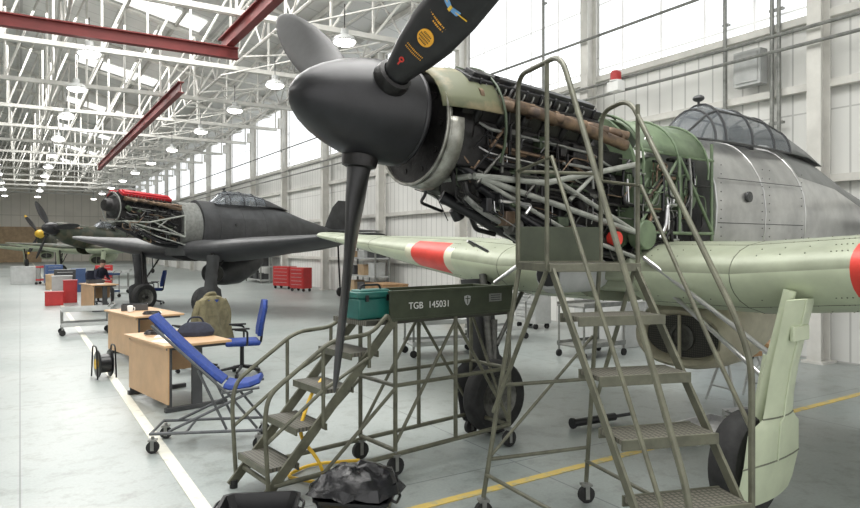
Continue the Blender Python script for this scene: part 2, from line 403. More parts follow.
def propeller(P,mspin,mblade,x=2.25,rot=4,R=1.78,decal=False,tip=None,k=.94):
    AX=V((1,0,.085)).normalized()
    h=V((x,0,zax(x)))
    b=B(); b.cyl(h-AX*.40,h+AX*.15,.13,n=20); pr=b.out('propeller',m_dark,P)
    b=B(); pf=[(-.30,.34),(-.285,.357),(-.27,.36),(-.26,.352),(-.25,.36),(-.12,.362),(0,.352),(.12,.328),(.24,.285),(.34,.235),(.42,.18),(.475,.125),(.51,.07),(.525,.03),(.53,.005)]
    b.lathe([(p[0],p[1]*k) for p in pf],h,AX,40); b.out('spinner',mspin,pr,30)
    side=V((0,1,0)); up=V((-AX.z,0,AX.x))
    for q in range(3):
        a=math.radians(180+rot+120*q)
        r=up*math.cos(a)+side*math.sin(a); t=AX.cross(r)
        b=B(); secs=[]
        for rr,c,th in((.2,.17,.16),(.36,.165,.155),(.44,.20,.13),(.56,.26,.11),(.72,.31,.085),(.95,.335,.065),(1.2,.32,.052),(1.42,.275,.042),(1.6,.21,.03),(1.71,.14,.02),(1.765,.07,.012),(1.78,.02,.006)):
            be=math.atan2(.60,rr) if rr>.3 else math.atan2(.60,.3)
            cd=t*math.cos(be)+AX*math.sin(be); nd=AX*math.cos(be)-t*math.sin(be)
            ring=[]
            for j in range(16):
                w=2*math.pi*j/16; ring.append(h+r*rr*R/1.78+cd*(c/2*math.cos(w))+nd*(th/2*math.sin(w)))
            secs.append(ring)
        mats=[mblade,tip or mblade]
        b.loft(secs,True,(lambda i,j:1 if i>=8 else 0)); bl=b.out('propeller_blade',mats,pr,50)
        b=B(); b.lathe([(.28,.115),(.31,.12),(.37,.112),(.38,.09)],h,r,20,False); b.out('blade_cuff',m_dark,bl)
        if decal and r.y>0.3:
            for rr,kind in((.93,'wings'),(.81,'lines'),(.70,'disc'),(.59,'dash'),(.50,'mark')):
                be=math.atan2(.60,rr); cd=t*math.cos(be)+AX*math.sin(be); nd=AX*math.cos(be)-t*math.sin(be)
                sgn=-1 if nd.dot(V((-.6,-.8,0)))>0 else 1
                n2=nd*sgn
                thk={.93:.067,.81:.077,.70:.088,.59:.107,.50:.122}[rr]
                c0=h+r*rr*R/1.78+n2*(thk/2+.003); xd=cd if (cd.cross(r)).dot(n2)>0 else -cd
                M3=Matrix((xd,r,n2)).transposed()
                def pl(b,cx,cy,w,hh,ang=0,dz=0):
                    R2=M3@Matrix.Rotation(ang,3,'Z'); b.box(c0+M3@V((cx,cy,-.001+dz-abs(cx)*.16)),(w,hh,.008),R2)
                b=B()
                if kind=='wings':
                    for s_ in(-1,1):
                        poly=[(.006,.012),(.05,.026),(.10,.034),(.125,.036),(.115,.018),(.085,.004),(.045,-.008),(.006,-.012)]
                        b.prism([c0+M3@V((s_*px_,py_,-.004-px_*.16)) for px_,py_ in poly],n2*.008)
                    b.out('winged_emblem',m_lblue,bl)
                    b=B()
                    for s_ in(-1,1): pl(b,s_*.066,.014,.10,.004,s_*.25,.006)
                    b.box(c0+M3@V((0,0,.006)),(.018,.03,.004),M3); b.out('emblem_stripe',m_yellow,bl)
                elif kind=='lines':
                    for row in range(2):
                        x0=-.08+.015*row
                        while x0<.072-.015*row:
                            w=random.choice((.007,.009,.005)); pl(b,x0,.014-.022*row,w,.009); x0+=w+.005
                    b.out('stencil_text',m_orange,bl)
                elif kind=='disc':
                    b.lathe([(-.006,.052),(.002,.052),(.003,.04)],c0,n2,28); b.out('yellow_roundel',m_orange,bl)
                    b=B()
                    for row in range(4):
                        hw_=(.024,.038,.038,.024)[row]; x0=-hw_
                        while x0<hw_:
                            b.box(c0+M3@V((x0,.027-.018*row,.0045)),(.005,.010,.002),M3); x0+=.0095
                    b.out('roundel_text',m_black,bl)
                elif kind=='dash':
                    for row in range(2):
                        x0=-.06
                        while x0<.058: pl(b,x0,.008-.020*row,.005,.007); x0+=.0105
                    b.out('stencil_text',m_orange,bl)
                else:
                    b.lathe([(-.004,.016),(.004,.016),(.004,.009),(-.004,.009)],c0+M3@V((-.03,0,-.004)),n2,18); pl(b,-.03,-.03,.01,.025); b.out('red_mark',m_red,bl)
    return pr
def engine(P,cover,n_pipe=60,detail=True):
    Rp=Matrix.Rotation(-.06,3,'Y')
    b=B()
    def bx(x,y,z,sx,sy,sz,R=None): b.box((x,y,zax(x)+z),(sx,sy,sz),R)
    bx(.95,0,-.14,1.5,.50,.34,Rp); bx(.85,0,-.40,1.25,.42,.26,Rp); bx(.3,0,-.25,.6,.60,.5,Rp); bx(.35,0,-.62,.7,.5,.3,Rp)
    b.lathe([(0,.2),(.05,.27),(.2,.26),(.28,.16),(.42,.13)],(1.5,0,zax(1.5)-.02),AX,24)
    b.lathe([(0,.18),(.04,.27),(.22,.28),(.3,.22),(.34,.1)],(.05,0,zax(0)-.1),AX,24)
    e=b.out('engine',m_dark,P,30,.015)
    for s in(-1,1):
        R=Rp@Matrix.Rotation(-s*math.radians(30),3,'X')
        b=B(); up=R@V((0,0,1))
        c=V((1.0,0,zax(1.02)-.12))
        b.box(c+up*.26,(1.34,.28,.36),R)
        for q in range(6):
            xq=-.53+.212*q
            b.cyl(c+R@V((xq,.12,.18)),c+R@V((xq,.14,.36)),.04,n=8)
            b.cyl(c+R@V((xq,-.12,.18)),c+R@V((xq,-.14,.36)),.04,n=8)
        b.out('cylinder_bank',m_dark,e,30,.012)
        b=B(); b.box(c+up*.47,(1.34,.20,.07),R); b.box(c+up*.515,(1.24,.11,.04),R)
        for q in range(9):
            for w in(-1,1): b.cyl(c+R@V((-.58+.145*q,w*.105,.44)),c+R@V((-.58+.145*q,w*.105,.515)),.012,n=6)
        b.out('rocker_cover',cover,e,30,.02)
        b=B()
        pts=[(1.62,s*.335,zax(1.6)+.15),(1.2,s*.365,zax(1.2)+.14),(.6,s*.38,zax(.6)+.10),(.1,s*.40,zax(.1)+.04)]
        for q in range(6):
            x=1.5-.25*q; o=V((x,s*.27,zax(x)+.14))
            b.tube(rnd([o,o+V((-.03,s*.08,.0)),o+V((-.15,s*.13,-.03))],.05,4),.034,10)
            b.cyl(o+V((-.05,s*.1,-.01)),o+V((-.16,s*.14,-.035)),.026,.038,n=10)
        b.tube(pts,.045,12)
        for q in range(7):
            x=1.6-.24*q; b.cyl((x,s*(.338+.01*q/2),zax(x)+.15-.008*q),(x-.03,s*(.34+.01*q/2),zax(x)+.15-.008*q),.056,n=12)
        b.out('exhaust_manifold',m_rust,e,40)
    if detail:
        b=B()
        for s in(-1,1):
            b.cyl((0,s*.43,1.95),(1.62,s*.34,zax(1.6)-.38),.022); b.cyl((0,s*.43,zax(0)-.1),(1.0,s*.40,zax(1)-.36),.022)
            b.cyl((0,s*.43,1.95),(.9,s*.40,zax(.9)-.33),.018); b.cyl((1.0,s*.40,zax(1)-.36),(1.62,s*.34,zax(1.6)-.38),.022)
            b.cyl((.5,s*.42,zax(.5)-.24),(.75,s*.40,2.18),.016)
            b.cyl((0,s*.43,1.95),(0,s*.43,zax(0)-.1),.018)
            b.cyl((0,s*.43,1.75),(.75,s*.38,1.95),.016); b.cyl((.75,s*.38,1.95),(1.62,s*.34,zax(1.6)-.38),.016)
        b.cyl((1.62,-.3,zax(1.6)-.38),(1.62,.3,zax(1.6)-.38),.02); b.cyl((.9,-.33,zax(.9)-.34),(.9,.33,zax(.9)-.34),.02)
        b.cyl((0,.4,1.95),(.9,-.33,zax(.9)-.34),.016)
        b.out('engine_bearer',m_bear,e)
        def zlow(x): return 1.70+.50*max(0,x-.75)
        # ordered pipe runs along the crankcase
        for i in range(9):
            z0=-.04-.055*i; m=(m_tube,m_dark,m_rust,m_steel,m_black,m_prim2,m_grey,m_dark,m_steel)[i]
            xa=1.5-.05*(i%3); xb=.1+.12*(i%4)
            for s in(-1,1):
                b=B(); b.tube(rnd([(xa,s*.24,zax(xa)+z0+.05),(xa-.05,s*.30,zax(xa)+z0),(xb+.3,s*.31,zax(xb)+z0),(xb+.15,s*.34,zax(xb)+z0-.08),(xb,s*.30,zax(xb)+z0-.10)],.06,4),(.012,.008,.014,.007,.016,.009,.010,.014,.006)[i],8); b.out('pipe',m,e,60)
        for i in range(n_pipe):
            x0=random.uniform(-.05,1.6); s=1 if random.random()<.8 else -1
            kind=random.random()
            low=kind<.88; bot=kind<.35
            y=s*random.uniform(.27,.42)
            z=zax(x0)+(random.uniform(-.62,-.04) if low else random.uniform(.15,.34))
            if bot: z=zlow(x0)+random.uniform(0,.28); y=s*random.uniform(.12,.40)
            if not low: y=s*random.uniform(.05,.34)
            p=[V((x0,y,z))]
            for q in range(random.choice((2,3,3))):
                d=random.choice((V((1,0,.06)),V((0,0,1)),V((0,0,-1)),V((-1,0,-.06)),V((1,0,.06)),V((-1,0,-.06)),V((.7,0,-.7))))
                if bot: d=random.choice((V((1,0,.35)),V((-1,0,-.3)),V((.5,0,.8)),V((1,0,.2)),V((.8,-.4*s,.2))))
                p.append(p[-1]+d*random.uniform(.06,.24)+V((0,random.uniform(-.02,.02),0)))
            p=[V((min(max(w.x,-.1),1.65),min(max(w.y,-.42),.42),min(max(w.z,zlow(w.x)),zax(w.x)+(.02 if low else .34)))) for w in p]
            b=B(); b.tube(rnd(p,.035,3),random.choice((.004,.005,.006,.007,.009,.012,.02 if bot else .013)),6)
            m=random.choice((m_steel,m_tube,m_dark,m_black,m_black,m_grey,m_rust,m_dark,m_dark,m_prim2,m_dark))
            b.out('pipe',m,e,60)
        for i in range(60):
            b=B(); x0=random.uniform(.05,1.5); s=1 if random.random()<.85 else -1
            c=V((x0,s*random.uniform(.24,.34),max(zlow(x0)+.05,zax(x0)+random.uniform(-.8,-.02))))
            if random.random()<.6: b.cyl(c,c+V((random.choice((.1,.05)),0,random.choice((0,.0,.08)))),random.uniform(.02,.065),n=14)
            else: b.box(c,(random.uniform(.05,.13),.08,random.uniform(.04,.12)))
            b.out('engine_accessory',random.choice((m_dark,m_grey,m_dark,m_black,m_rust,m_prim2)),e,30,.006)
        for (p,r_) in (([(1.62,.16,zax(1.6)-.25),(1.3,.3,2.1),(.6,.32,1.9),(.0,.3,1.75)],.04),([(1.5,.25,2.25),(1.0,.36,1.95),(.5,.34,1.78),(.1,.34,1.8)],.03),([(1.55,-.1,2.2),(1.1,.1,1.95),(.6,.2,1.75),(.1,.25,1.7)],.045)):
            b=B(); b.tube(rnd(p,.18,6),r_,12); b.out('coolant_pipe',m_black,e,60)
        for s in(-1,1):
            b=B(); b.cyl((.45,s*.3,zax(.4)+.27),(1.55,s*.3,zax(1.55)+.27),.014)
            for q in range(12):
                x=.5+.09*q; b.tube(rnd([(x,s*.3,zax(x)+.27),(x+.02,s*.345,zax(x)+.24),(x+.03,s*.29,zax(x)+.17)],.03,3),.006,5)
            b.out('ignition_harness',m_tube,e,60)
    return e
def hull(P,mskin,mdeck,mglass,mframe,x0=-1.12,mfairing=None):
    b=B(); secs=[fsec(x0,2.9,1.5,.46),fsec(-1.9,2.88,1.46,.49),fsec(-2.75,2.88,1.45,.5)]
    secs+=[fsec(-2.8,2.95,1.45,.5,pw=1.6),fsec(-3.75,2.84,1.46,.46,pw=1.5),fsec(-4.6,2.6,1.5,.38,pw=1.3),fsec(-5.6,2.38,1.58,.27,pw=1.),fsec(-6.5,2.22,1.7,.14),fsec(-6.9,2.1,1.85,.06)]
    def mf(i,j): return 1 if ((j<5 or j>=23) and i>=3) else 0
    b.loft(secs,True,mf); f=b.out('fuselage',[mskin,mdeck],P,40)
    for x in(-1.13,-1.95,-2.76):
        zt,zb,hw={-1.13:(2.905,1.5,.465),-1.95:(2.884,1.46,.494),-2.76:(2.884,1.45,.503)}[x]
        b=B(); b.tube([V(p) for p in fsec(x,zt,zb,hw)],.005,5,True); b.out('panel_seam',mskin,f)
    for z in(2.45,2.05):
        b=B(); b.cyl((-1.15,.458 if z>2.3 else .463,z),(-2.7,.487 if z>2.3 else .502,z),.004,n=5); b.out('panel_seam',m_dkgrey,f)
    b=B()
    for x in(-1.2,-1.88,-2.02,-2.69):
        for q in range(10): b.sph((x,.492 if x<-1.5 else .462,1.85+.08*q),.006,n=6)
    b.out('fastener_row',m_dkgrey,f)
    b=B(); b.cyl((-1.65,.47,2.3),(-1.65,.497,2.3),.05,n=18); b.cyl((-1.65,.49,2.3),(-1.65,.5,2.3),.02,n=12); b.out('filler_cap',m_dkgrey,f,bev=.003)
    prof=[(-1.14,.05,.22),(-1.46,.33,.265),(-1.62,.40,.28),(-2.1,.40,.29),(-2.55,.37,.285),(-2.95,.29,.26),(-3.5,.13,.21),(-4.0,-.02,.14)]
    cs=[arc(x,0,2.84 if hh>0 else 2.78,hw,abs(hh),-90,90,14) for x,hh,hw in prof]
    b=B(); b.sheet(cs[:6]); c=b.out('canopy',mglass,P,60)
    b=B(); b.sheet(cs[5:]); solid(b.out('canopy_fairing',mfairing or mdeck,c,60),.01)
    b=B()
    for q in cs[:6]: b.tube(q,.014,6)
    for a in (0,4,10,14): b.tube([q[a] for q in cs[:6]],.012,6)
    b.out('canopy_frame',mframe,c)
    b=B(); b.sph((-1.6,0,3.30),.05,(1,1.2,.7)); b.cyl((-1.6,0,3.22),(-1.6,0,3.29),.012); b.out('rear_view_mirror',mframe,c)
    b=B(); b.box((-2.35,0,2.88),(.1,.3,.36)); b.sph((-2.3,0,3.04),.08); b.out('seat_headrest',m_dkgrey,c,bev=.02)
    b=B()
    sec=lambda x1,x2,z,t:[(x1,0,z),(x1-.12,t,z),(x2,0,z),(x1-.12,-t,z)]
    b.loft([sec(-5.7,-7.2,2.1,.06),sec(-5.95,-7.35,2.6,.05),sec(-6.2,-7.35,3.0,.04),sec(-6.5,-7.1,3.25,.02)]); b.out('tail_fin',mdeck,P,50)
    for s in(-1,1):
        b=B(); q=lambda x1,x2,y,t:[(x1,s*y,2.2),(x1-.12,s*y,2.2+t),(x2,s*y,2.2),(x1-.12,s*y,2.2-t)]
        b.loft([q(-5.7,-7.0,.05,.06),q(-5.9,-7.0,1.0,.045),q(-6.15,-6.9,1.55,.03),q(-6.4,-6.75,1.7,.01)]); b.out('tailplane',mdeck,P,50)
    b=B(); b.cyl((-6.5,0,1.7),(-6.6,0,.3),.03); b.lathe([(-.05,.08),(-.045,.14),(0,.16),(.045,.14),(.05,.08)],(-6.6,0,.16),(0,1,0),18); b.out('tail_wheel',m_rubber,P)
    return f
def radiator(P,m):
    b=B()
    def rs(x,hy,z0,z1): return fsec(x,z1,z0,hy,28,2.3,0)
    b.loft([rs(-1.34,.40,.76,1.18),rs(-1.25,.41,.75,1.19),rs(-1.22,.45,.71,1.23),rs(-1.25,.48,.68,1.26),rs(-1.34,.50,.66,1.32),rs(-1.6,.51,.64,1.44),rs(-2.0,.49,.66,1.5),rs(-2.5,.42,.86,1.5),rs(-2.8,.3,1.1,1.5)]); r=b.out('radiator_housing',m,P,50)
    b=B(); b.loft([rs(-1.325,.39,.77,1.17),rs(-1.335,.39,.77,1.17)]); b.out('radiator_core',m_core,r)
    b=B(); b.lathe([(-.01,.13),(.02,.13),(.025,.10),(.0,.10)],(-1.32,0,.96),(1,0,0),24); b.out('oil_cooler_ring',m_grey,r)
    b=B(); b.box((-1.27,0,.97),(.03,.02,.42)); b.out('duct_vane',m,r)
    return r
TH=math.radians(217)
H1=root('fighter_aircraft',(1.38,5.67,0),TH,'vintage fighter, black propeller, exposed engine and pale green wings','aircraft')
propeller(H1,m_black,m_blade,decal=True,rot=4,R=1.84,k=.92)
engine(H1,m_black,190)
hull(H1,m_silver,m_spine,m_glass,m_dkgrey,mfairing=m_spine)
b=B(); b.box((-.95,0,1.62),(1.9,.78,.30)); b.box((-.1,0,1.66),(.3,.84,.2)); b.out('centre_section',m_skyu,H1,bev=.03)
wing(1,[m_skyu,m_sky,m_red,m_cream],H1); wing(-1,[m_skyu,m_sky,m_red,m_cream],H1)
gear(1,1.60,1.34,H1,m_sky,m_sky); gear(-1,1.45,1.2,H1,m_dkgrey,m_grey)
radiator(H1,m_rad)
x=1.86; c=V((x,0,zax(x)-.06))
b=B(); b.lathe([(0,.388),(.015,.394),(.02,.388),(.018,.375),(.0,.37),(-.02,.375),(-.02,.388)],c,AX,40,False); b.out('nose_ring',m_ring,H1,30)
b=B(); b.lathe([(0,.375),(-.005,.2),(-.01,.14)],c,AX,32,False)
for q in range(10):
    a=q*.63; b.cyl(c+V((.0,.3*math.cos(a),.3*math.sin(a))),c+V((.02,.3*math.cos(a),.3*math.sin(a))),.022,n=8)
b.out('nose_bulkhead',m_dark,H1)
b=B(); b.sheet([arc(xx,0,zax(xx)-.05,rr*.98,rr,-78,78,14) for xx,rr in((1.90,.385),(1.82,.41),(1.62,.445),(1.44,.455))])
solid(b.out('top_cowl_panel',m_camo,H1,60),.012)
b=B(); b.sheet([arc(xx,0,zax(xx)-.07,rr,rr,84,276,20) for xx,rr in((1.86,.38),(1.80,.395),(1.75,.40))])
solid(b.out('chin_cowl_panel',m_ring,H1,60),.010)
b=B(); b.tube(arc(1.44,0,zax(1.44)-.04,.46,.47,-120,120,18),.010,6); b.out('cowl_hoop',m_prim2,H1)
b=B(); b.tube([(1.5,.0,zax(1.5)+.43),(.8,0,zax(.8)+.44),(.0,0,zax(0)+.36)],.012,6); b.out('cowl_rail',m_prim2,H1)
b=B(); b.loft([fsec(.0,2.93,1.72,.44),fsec(-.04,2.93,1.72,.44)]); b.out('firewall',m_prim,H1)
b=B(); b.sheet([arc(xx,0,2.5,.44+e,.42+e,-75,75,14) for xx,e in((-.06,0),(-.5,.02),(-1.0,.02))])
solid(b.out('tank_cover',m_prim,H1,60),.01)
b=B(); b.cyl((-.35,-.3,2.35),(-.35,.36,2.35),.24,n=28); b.cyl((-.35,.36,2.35),(-.35,.38,2.35),.08,n=16); b.out('fuel_tank',m_prim,H1,30,.01)
b=B(); b.cyl((-.78,-.3,2.3),(-.78,.38,2.3),.17,n=28); b.cyl((-.78,.38,2.3),(-.78,.4,2.3),.05,n=16); b.out('oil_tank',m_prim,H1,30,.01)
b=B(); b.cyl((-.1,.36,1.93),(-.1,.47,1.93),.12,n=24); b.out('accumulator_drum',m_prim,H1,30,.01)
b=B(); b.cyl((.25,.38,1.90),(.25,.45,1.90),.055,n=20); b.out('red_blanking_cap',m_red,H1,30)
b=B(); b.box((-.55,0,2.1),(1.05,.6,.7)); b.out('tank_bay_liner',m_dark,H1)
b=B()
for s in(-1,1):
    for (p,q) in(((0,.42,2.62),(-1.12,.43,2.6)),((0,.42,1.95),(-1.12,.43,1.95)),((0,.42,1.95),(-.6,.43,2.6)),((-.6,.43,2.6),(-1.12,.43,1.95)),((-.6,.43,1.95),(-.6,.43,2.6)),((-1.1,.43,1.7),(-1.1,.43,2.75))):
        b.cyl((p[0],s*p[1],p[2]),(q[0],s*q[1],q[2]),.014)
for xx in(-.06,-.55,-1.0): b.tube(arc(xx,0,2.5,.46,.45,-100,100,18),.011,6)
b.out('fuselage_tube_frame',m_prim,H1)
for i in range(60):
    p=[V((random.uniform(-.95,-.05),random.uniform(.36,.44),random.uniform(1.8,2.6)))]
    for q in range(3): p.append(p[-1]+random.choice((V((.15,0,0)),V((-.15,0,0)),V((0,0,-.18)),V((0,0,.15)),V((.1,0,-.1))))+V((0,random.uniform(-.02,.02),0)))
    p=[V((min(max(w.x,-1.05),0),min(w.y,.45),max(w.z,1.75))) for w in p]
    b=B(); b.tube(rnd(p,.06,3),random.choice((.005,.006,.009,.012,.016)),6); b.out('pipe',random.choice((m_steel,m_dark,m_prim,m_black,m_tube,m_dark,m_rust)),H1,60)
b=B(); b.loft([fsec(.55,1.72,1.5,.13,16,2.5,0),fsec(.5,1.78,1.46,.16,16,2.5,0),fsec(.1,1.8,1.46,.17,16,2.5,0),fsec(-.3,1.75,1.55,.16,16,2.5,0)]); b.out('carburettor_intake',m_lgrey,H1,40)
b=B(); b.loft([fsec(.56,1.70,1.52,.115,16,2.5,0),fsec(.553,1.7,1.52,.115,16,2.5,0)]); b.out('intake_grille',m_black,H1)
for (p,q) in(((0.,.5,1.75),(-.1,1.45,1.1)),((-.2,.5,1.55),(-.1,1.38,.95)),((.05,-.4,1.9),(.3,-.9,1.5))):
    b=B(); b.cyl(p,q,.018); b.out('side_strut',m_steel,H1)
# second aircraft
T2=math.radians(238)
H2=root('fighter_aircraft',(-6.95,18.2,0),T2,'dark grey vintage fighter aircraft with cowlings off and red engine covers','aircraft')
m_red2=mat('red_rocker_cover',(.38,.015,.022),.4,0,.1,4)
m_dk2=mat('dark_under_paint',(.03,.03,.033),.5,0,.2,3)
engine(H2,m_red2,100); hull(H2,m_dkgrey,m_dkgrey,m_glass,m_black)
wing(1,[m_dkgrey,m_dk2,m_red,m_dkgrey],H2,False); wing(-1,[m_dkgrey,m_dk2,m_red,m_dkgrey],H2,False)
gear(1,1.4,1.2,H2,m_dkgrey,m_dark); gear(-1,1.4,1.2,H2,m_dkgrey,m_dark); radiator(H2,m_dkgrey)
b=B(); b.box((-.95,0,1.62),(1.9,.78,.30)); b.out('centre_section',m_dkgrey,H2,bev=.03)
b=B(); b.loft([fsec(-.05,2.84,1.72,.38),fsec(-.6,2.86,1.65,.40)]); b.out('fuel_tank',m_tube,H2,50)
b=B(); b.loft([fsec(-.62,2.93,1.6,.44),fsec(-1.12,2.93,1.55,.46)]); b.out('forward_fuselage',m_dkgrey,H2,50)
b=B(); b.tube(arc(0,0,0,.36,.36,0,350,28),.015,6,True)
for v_ in b.bm.verts: v_.co+=V((1.72,0,zax(1.7)-.06))
b.out('nose_ring',m_tube,H2)
H2.scale=(1.06,1.06,1.06)
def whole(loc,ang,mu,ml,msp,lab,mskin,tip):
    P=root('fighter_aircraft',loc,ang,lab,'aircraft')
    hull(P,mskin,mskin,m_glass,m_black); wing(1,[mu,ml,m_red,mu],P,False); wing(-1,[mu,ml,m_red,mu],P,False)
    gear(1,1.4,1.2,P,ml,m_dark); gear(-1,1.4,1.2,P,ml,m_dark); radiator(P,ml)
    b=B(); b.loft([fsec(1.95,zax(1.95)+.36,zax(1.95)-.38,.36),fsec(1.2,zax(1.2)+.42,1.95,.42),fsec(.2,2.98,1.7,.45),fsec(-1.12,2.93,1.5,.46)]); b.out('engine_cowling',mskin,P,50)
    for s in(-1,1):
        for q in range(6):
            b=B(); b.cyl((1.6-.22*q,s*.3,zax(1.6)+.1),(1.5-.22*q,s*.47,zax(1.6)+.08),.04,n=8); b.out('exhaust_stub',m_rust,P)
    propeller(P,msp,m_blade,tip=tip,rot=25)
    return P
whole((-19.6,37.6,0),math.radians(258),m_camof,m_sky,m_black,'dark vintage fighter aircraft with black propeller and pale undersides',m_camof,m_blade)
whole((-31.4,54.5,0),math.radians(292),m_camof,m_sky,m_yellow,'camouflaged vintage fighter with yellow spinner parked nose out',m_camof,m_yellow)
# ---------------------------------------------------------------- castor helper
def castor(P,x,y,r=.07,name='castor'):
    b=B(); b.lathe([(-.018,r*.7),(-.018,r),(.018,r),(.018,r*.7)],(x,y,r),(0,1,0),18); b.lathe([(-.022,r*.3),(.022,r*.3)],(x,y,r),(0,1,0),10)
    o=b.out(name,m_rubber,P)
    b=B(); b.box((x,y-.026,r*1.3),(.03,.006,r*1.6)); b.box((x,y+.026,r*1.3),(.03,.006,r*1.6)); b.box((x,y,r*2.15),(.07,.07,.015)); b.cyl((x,y,r*2.1),(x,y,r*2.7),.014)
    b.out('castor_fork',m_tube,o)
# ---------------------------------------------------------------- low work stand with stairs
A=math.atan2(.61,.79)
W=root('maintenance_steps',(-.48,5.56,0),A,'olive steel maintenance platform with grated stairs and handrails on castors','work platform')
b=B(); b.box((.56,0,1.235),(1.56,.52,.04)); b.out('deck',m_tread,W)
b=B(); b.box((.67,-.27,1.36),(1.36,.018,.22)); b.box((.67,-.272,1.475),(1.38,.03,.02)); b.box((.67,-.272,1.25),(1.38,.03,.02)); p=b.out('side_panel',m_olive2,W,bev=.003)
text('TGB',.078,'panel_lettering',m_paper,p,(.17,-.2815,1.352),(math.pi/2,0,0))
text('145031',.078,'panel_lettering',m_paper,p,(.37,-.2815,1.352),(math.pi/2,0,0))
b=B()
b.prism([(.80+a_*.035,-.281,1.37+c_*.045) for a_,c_ in((-1,.8),(0,1),(1,.8),(.95,0),(.5,-.7),(0,-1),(-.5,-.7),(-.95,0))],(0,-.003,0)); b.out('crest_marking',m_lgrey,p)
b=B(); b.box((.80,-.286,1.375),(.008,.003,.07)); b.box((.80,-.286,1.385),(.05,.003,.008)); b.out('crest_cross',m_olive2,p)
b=B(); b.box((1.13,-.283,1.38),(.15,.004,.07)); b.out('data_plate',m_tube,p)
for q in range(3):
    b=B(); b.box((1.13,-.286,1.40-.02*q),(.11,.002,.006)); b.out('data_plate_text',m_black,p)
b=B(); b.box((.67,.27,1.36),(1.36,.018,.22)); b.out('side_panel',m_olive2,W,bev=.003)
b=B(); b.box((1.35,0,1.36),(.018,.52,.22)); b.out('end_panel',m_olive2,W,bev=.003)
for kx in range(4):
    zt=1.0-.25*kx; xc=-.23*(kx+1)
    b=B(); b.box((xc,0,zt),(.25,.50,.03)); b.out('tread',m_tread,W)
    for dx in(-.125,.12):
        b=B(); b.box((xc+dx,0,zt-.01),(.012,.52,.05)); b.out('tread_edge',m_olive,W)
b=B()
for s in(-1,1):
    y=s*.265
    R=Matrix.Rotation(-math.atan2(1.2,1.12),3,'Y')
    b.box((-.54,y,.63),(1.66,.02,.07),R)
    for xx in(.05,.68,1.32): b.cyl((xx,y,1.24),(xx,y,.2),.019)
    b.cyl((-1.0,y,.14),(1.32,y,.2),.019); b.cyl((.05,y,.72),(1.32,y,.72),.017)
    b.cyl((.05,y,.25),(.68,y,1.2),.015); b.cyl((.68,y,1.2),(1.32,y,.25),.015); b.cyl((-.6,y,.15),(.05,y,.7),.015)
for xx in(.05,1.32): b.cyl((xx,-.265,.2),(xx,.265,.2),.019); b.cyl((xx,-.265,.72),(xx,.265,.72),.017)
b.cyl((1.32,-.265,.2),(1.32,.265,1.2),.014); b.cyl((-1.0,-.265,.14),(-1.0,.265,.14),.019)
b.out('frame',m_olive,W)
for s in(-1,1):
    b=B(); y=s*.30
    b.tube(rnd([(-1.05,y,.1),(-1.08,y,.62),(-1.05,y,.8),(-.55,y,1.14),(-.2,y,1.16),(-.05,y,1.3),(-.02,y,1.24)],.1,5),.017,8)
    b.tube(rnd([(-.62,y,.5),(-.62,y,1.08)],.1),.015,8); b.tube([(-.22,y,.9),(-.22,y,1.16)],.015,8)
    b.tube(rnd([(-1.08,y,.45),(-.62,y,.78),(-.22,y,.98)],.05),.014,8)
    b.out('handrail',m_olive,W)
for xx in(.05,1.32):
    for s in(-1,1): castor(W,xx,s*.265,.075)
for s in(-1,1):
    b=B(); b.cyl((-1.08,s*.265,0),(-1.08,s*.265,.06),.03); b.out('rubber_foot',m_rubber,W)
T=root('toolbox',V((-.48,5.56,1.256))+Matrix.Rotation(A,3,'Z')@V((-.07,-.08,0)),A,'teal green plastic toolbox sitting on the work platform','toolbox')
b=B(); b.box((0,0,.085),(.34,.2,.17)); b.out('body',m_teal,T,bev=.015)
b=B(); b.box((0,0,.195),(.36,.22,.05)); b.box((0,0,.225),(.28,.15,.02)); b.out('lid',m_teal,T,bev=.012)
b=B(); b.tube(rnd([(-.1,0,.235),(-.08,0,.27),(.08,0,.27),(.1,0,.235)],.03),.009); b.out('handle',m_black,T)
for s in(-1,1):
    b=B(); b.box((s*.1,-.112,.17),(.03,.01,.05)); b.out('latch',m_black,T)
b=B(); b.tube(rnd([(-.86,5.35,.78),(-.92,5.2,.70),(-1.0,5.05,.42),(-.83,5.0,.25),(-.78,5.05,.05),(-.95,5.2,.02),(-1.15,5.3,.02),(-1.0,5.6,.02),(-.6,5.7,.02)],.15,6),.014,8)
o=b.out('air_hose',m_yellow); tag(o,'yellow air hose looped over the steps and along the floor','hose')
# ---------------------------------------------------------------- tall access ladder
A=math.radians(14)
K=root('access_ladder',(1.02,4.15,0),A,'tall olive metal access steps with hooped handrails and castors','step ladder')
PD=.50
b=B(); b.box((0,PD/2,1.715),(.60,PD,.03)); b.out('platform',m_tread,K)
b=B(); b.box((0,PD,1.85),(.60,.012,.25)); b.out('kick_plate',m_olive2,K,bev=.003)
b=B(); b.box((0,PD,1.72),(.62,.03,.04)); b.box((0,-.01,1.71),(.62,.025,.05)); b.box((-.305,PD/2,1.71),(.02,PD,.05)); b.box((.305,PD/2,1.71),(.02,PD,.05)); b.out('platform_frame',m_olive,K,bev=.003)
TY=[(-.21,1.43),(-.45,1.14),(-.68,.87),(-.92,.60),(-1.16,.33)]
for y,z in TY:
    b=B(); b.box((0,y,z),(.54,.23,.025)); b.out('tread',m_tread,K)
    for dy in(-.12,.115):
        b=B(); b.box((0,y+dy,z-.012),(.55,.014,.055)); b.out('tread_edge',m_olive,K,bev=.002)
for s in(-1,1):
    b=B(); x=s*.285
    a_=V((x,.02,1.72));c_=V((x,-1.42,.03)); d_=(c_-a_)
    b.box((a_+c_)/2,(.018,d_.length,.055),Matrix.Rotation(math.atan2(d_.z,d_.y),3,'X')); b.out('stringer',m_olive,K,bev=.002)
b=B()
